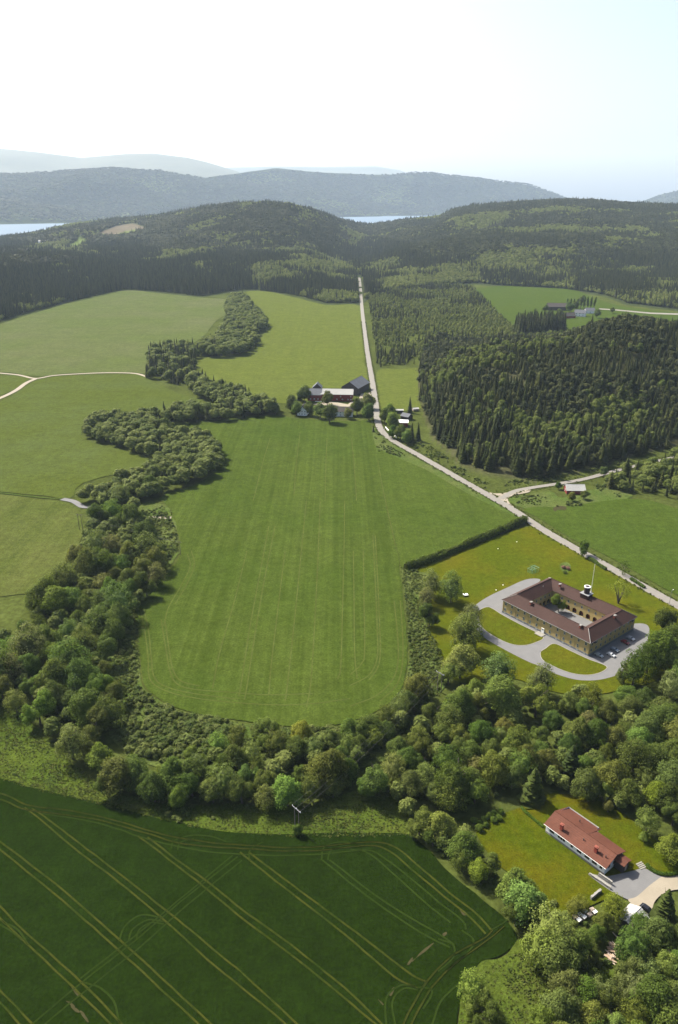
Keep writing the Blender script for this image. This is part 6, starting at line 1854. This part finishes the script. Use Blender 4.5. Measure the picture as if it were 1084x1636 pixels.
# pale boxes in two rows by the bush
bx = [(919, 1467), (926, 1463.5), (934, 1458.5), (946, 1456), (925, 1472.5), (933, 1468), (942, 1464), (950, 1459.5)]
for i, (x, y) in enumerate(bx):
    g = G(x, y)
    t_ = empty('wooden_box', (g.x, g.y, 0), R(30 + rng.uniform(-8, 8)), ('pale lidded box in the upper row of boxes beside the brownish bush' if i < 4 else 'pale lidded box in the lower row of boxes beside the brownish bush'), 'box', 'pale boxes in two rows beside the bush')
    MB().box((0, 0, 0.55), (1.15, 1.0, 0.7)).build('body', M['wood_pale'], t_)
    MB().box((0, 0, 0.95), (1.35, 1.2, 0.12)).build('lid', M['white_paint'] if i % 3 else M['wood_pale'], t_)
    MB().box((0, 0, 0.1), (1.0, 0.85, 0.2)).build('stand', M['pole'], t_)
# pile of logs
g = G(979, 1524)
lg = empty('log_pile', (g.x, g.y, 0), R(55), 'untidy pile of cut logs and boards among the trees behind the shed', 'log pile')
for i in range(34):
    a = rng.uniform(-0.5, 0.5); x, y = rng.uniform(-3.2, 3.2), rng.uniform(-1.3, 1.3)
    z = 0.2 + 0.9 * max(0, 1 - abs(y) / 1.4) * rng.random()
    d = Vector((math.cos(a + 1.5), math.sin(a + 1.5), rng.uniform(-0.2, 0.2))) * rng.uniform(0.7, 1.3)
    c_ = Vector((x, y, z))
    MB().tube(c_ - d, c_ + d, rng.uniform(0.12, 0.24), n=8).build('log', M['log'] if i % 3 else M['wood_pale'], lg)
g = G(985, 1497)
MB_ = MB(); MB_.box((0, 0, 0.12), (3.2, 0.28, 0.1))
o = MB_.build('board', M['wood_pale']); o.location = (g.x, g.y, 0.1); o.rotation_euler = (0, R(-8), R(-70))
tag(o, 'long pale board lying on the ground behind the metal roofed shed', 'board')

# stone wall, terrace, steps of the white house
def stone_wall(px0, px1, h, th, label, n, name='stone_wall', rows=2, mat='stone'):
    a, b = G(*px0), G(*px1)
    L = (b - a).length
    t_ = empty(name, (a.x, a.y, 0), math.atan2(b.y - a.y, b.x - a.x), label, 'wall')
    sh = [MB().box((0, 0, 0), (L / n * 0.97, th * k, h / rows * 0.95), taper=0.94).mesh('stone', M[mat]) for k in (1.0, 0.9, 1.1)]
    for r_ in range(rows):
        for i in range(n):
            o_ = link_mesh('stone', sh[int(rng.integers(0, 3))], t_)
            o_.location = (L * (i + 0.5 + 0.5 * (r_ % 2) * (1 if i < n - 1 else 0)) / n, rng.uniform(-0.04, 0.04), h * (r_ + 0.5) / rows)
    MB().box((L / 2, 0, h / 2 - 0.08), (L * 0.98, th * 0.6, h * 0.85)).build('core', M[mat], t_)
    return t_


stone_wall((944, 1437), (960, 1424), 1.1, 0.7, 'low grey stone wall standing on the lawn beside the brownish bush', 9)
stone_wall((941, 1397), (976, 1421), 0.9, 0.5, 'low pale terrace wall in front of the right end of the bungalow', 12)
stone_wall((956, 1399), (978, 1414), 1.5, 0.5, 'short grey wall closing the terrace at the bungalow corner', 8)
o = sheet('terrace', [(943, 1396), (952, 1398), (978, 1416), (974, 1420)], 0.1, M['kerb'], 'narrow paved terrace in front of the right end of the bungalow', 'terrace', smooth=False)
a, b = G(1020, 1379), G(1029, 1388)
st = empty('garden_steps', (a.x, a.y, 0), math.atan2(b.y - a.y, b.x - a.x), 'four pale garden steps beside the curved hedge', 'steps')
L = (b - a).length
for i in range(4):
    MB().box((L * (i + 0.5) / 4, 0, 0.28 - 0.06 * i), (L / 4 * 0.7, 2.4, 0.2)).build('step', M['kerb'], st)
# white wall pieces along the road bend
stone_wall((616, 683), (622, 690), 1.2, 0.5, 'white wall at the inside of the road bend, upper piece', 7, mat='white_paint')
stone_wall((627, 692), (634, 700), 1.2, 0.5, 'white wall at the inside of the road bend, lower piece', 7, mat='white_paint')
# playground-like green frame and pale sand, box, flower bed on the lawn
g = G(852, 913)
gf = empty('green_frame', (g.x, g.y, 0), R(38), 'light green lattice frame at the top end of the drive', 'frame')
for i in range(3):
    for s in (-1, 1):
        MB().tube((i * 3.0 - 3, s * 1.6, 0), (i * 3.0 - 3, s * 1.6, 2.3), 0.10, n=6).build('post', M['green_net'], gf)
    MB().tube((i * 3.0 - 3, -1.7, 2.3), (i * 3.0 - 3, 1.7, 2.3), 0.10, n=6).build('beam', M['green_net'], gf)
for s in (-1, 0, 1):
    MB().tube((-3.3, s * 1.6, 2.42), (3.3, s * 1.6, 2.42), 0.10, n=6).build('rail', M['green_net'], gf)
sheet('sand_patch', [(843, 912), (850, 908), (858, 909), (860, 914), (852, 917), (845, 915)], 0.08, M['rough'], 'pale worn patch of sand on the lawn behind the building', 'sand')
sheet('sand_patch', [(846, 903), (853, 902), (857, 904), (851, 906)], 0.08, M['rough'], 'smaller pale worn patch higher on the lawn', 'sand')
g = G(744, 952)
t_ = empty('garden_table', (g.x, g.y, 0), R(10), 'white garden table standing on the lawn beside the grey green trees', 'table')
MB().box((0, 0, 0.9), (2.6, 2.0, 0.18)).build('tabletop', M['white_paint'], t_)
for sx in (-1, 1):
    for sy in (-1, 1):
        MB().box((sx * 1.1, sy * 0.8, 0.4), (0.16, 0.16, 0.82)).build('leg', M['dark_board'], t_)
M['pink_leaf'] = leaf_mat('pink_leaf', (0.20, 0.11, 0.08), (0.28, 0.16, 0.12), 0.4, 0.2)
for i, (x, y, r, lb) in enumerate(((901, 903, 4.2, 'pinkish shrub in the round flower bed on the lawn, left one'), (908, 905, 4.0, 'pinkish shrub in the round flower bed on the lawn, right one'), (903, 912, 3.4, 'low green shrub at the lower rim of the round flower bed'))):
    X, Y, rm, hh_ = place_px(x, y, r)
    t_ = empty('garden_shrub', (X, Y, 0), 0, lb, 'shrub')
    link_mesh('stems', TRUNK[0], t_).scale = (1.5, 1.5, 1.5)
    cm = CROWN_SMALL[i].copy()
    if i < 2:
        cm.materials.clear(); cm.materials.append(M['pink_leaf'])
    o = link_mesh('crown', cm, t_); o.scale = (rm, rm, 1.1); o.location = (0, 0, 0.9)
sheet('flower_bed', [(895, 902), (903, 898), (911, 901), (912, 909), (905, 915), (897, 911)], 0.09, M['rough'], 'round flower bed on the lawn between the building and the road', 'flower bed')
for x, y in ((826, 866), (796, 877), (804, 935), (793, 943)):
    g = G(x, y)
    t_ = tag(MB().box((0, 0, 0.2), (0.7, 0.55, 0.4), taper=0.7).build('boulder', M['white_paint'], None, 0.12), {826: 'white painted stone on the lawn nearest the hedge end', 796: 'white painted stone on the lawn below the hedge middle', 804: 'small white stone on the lawn edge above the drive', 793: 'small white stone beside the drive bend'}[x], 'stone')
    t_.location = (g.x, g.y, 0)
sheet('bare_patch', [(884, 812), (893, 808), (905, 810), (903, 815), (893, 814), (887, 817)], 0.06, M['bare'], 'bare pale earth below the red barn', 'earth')
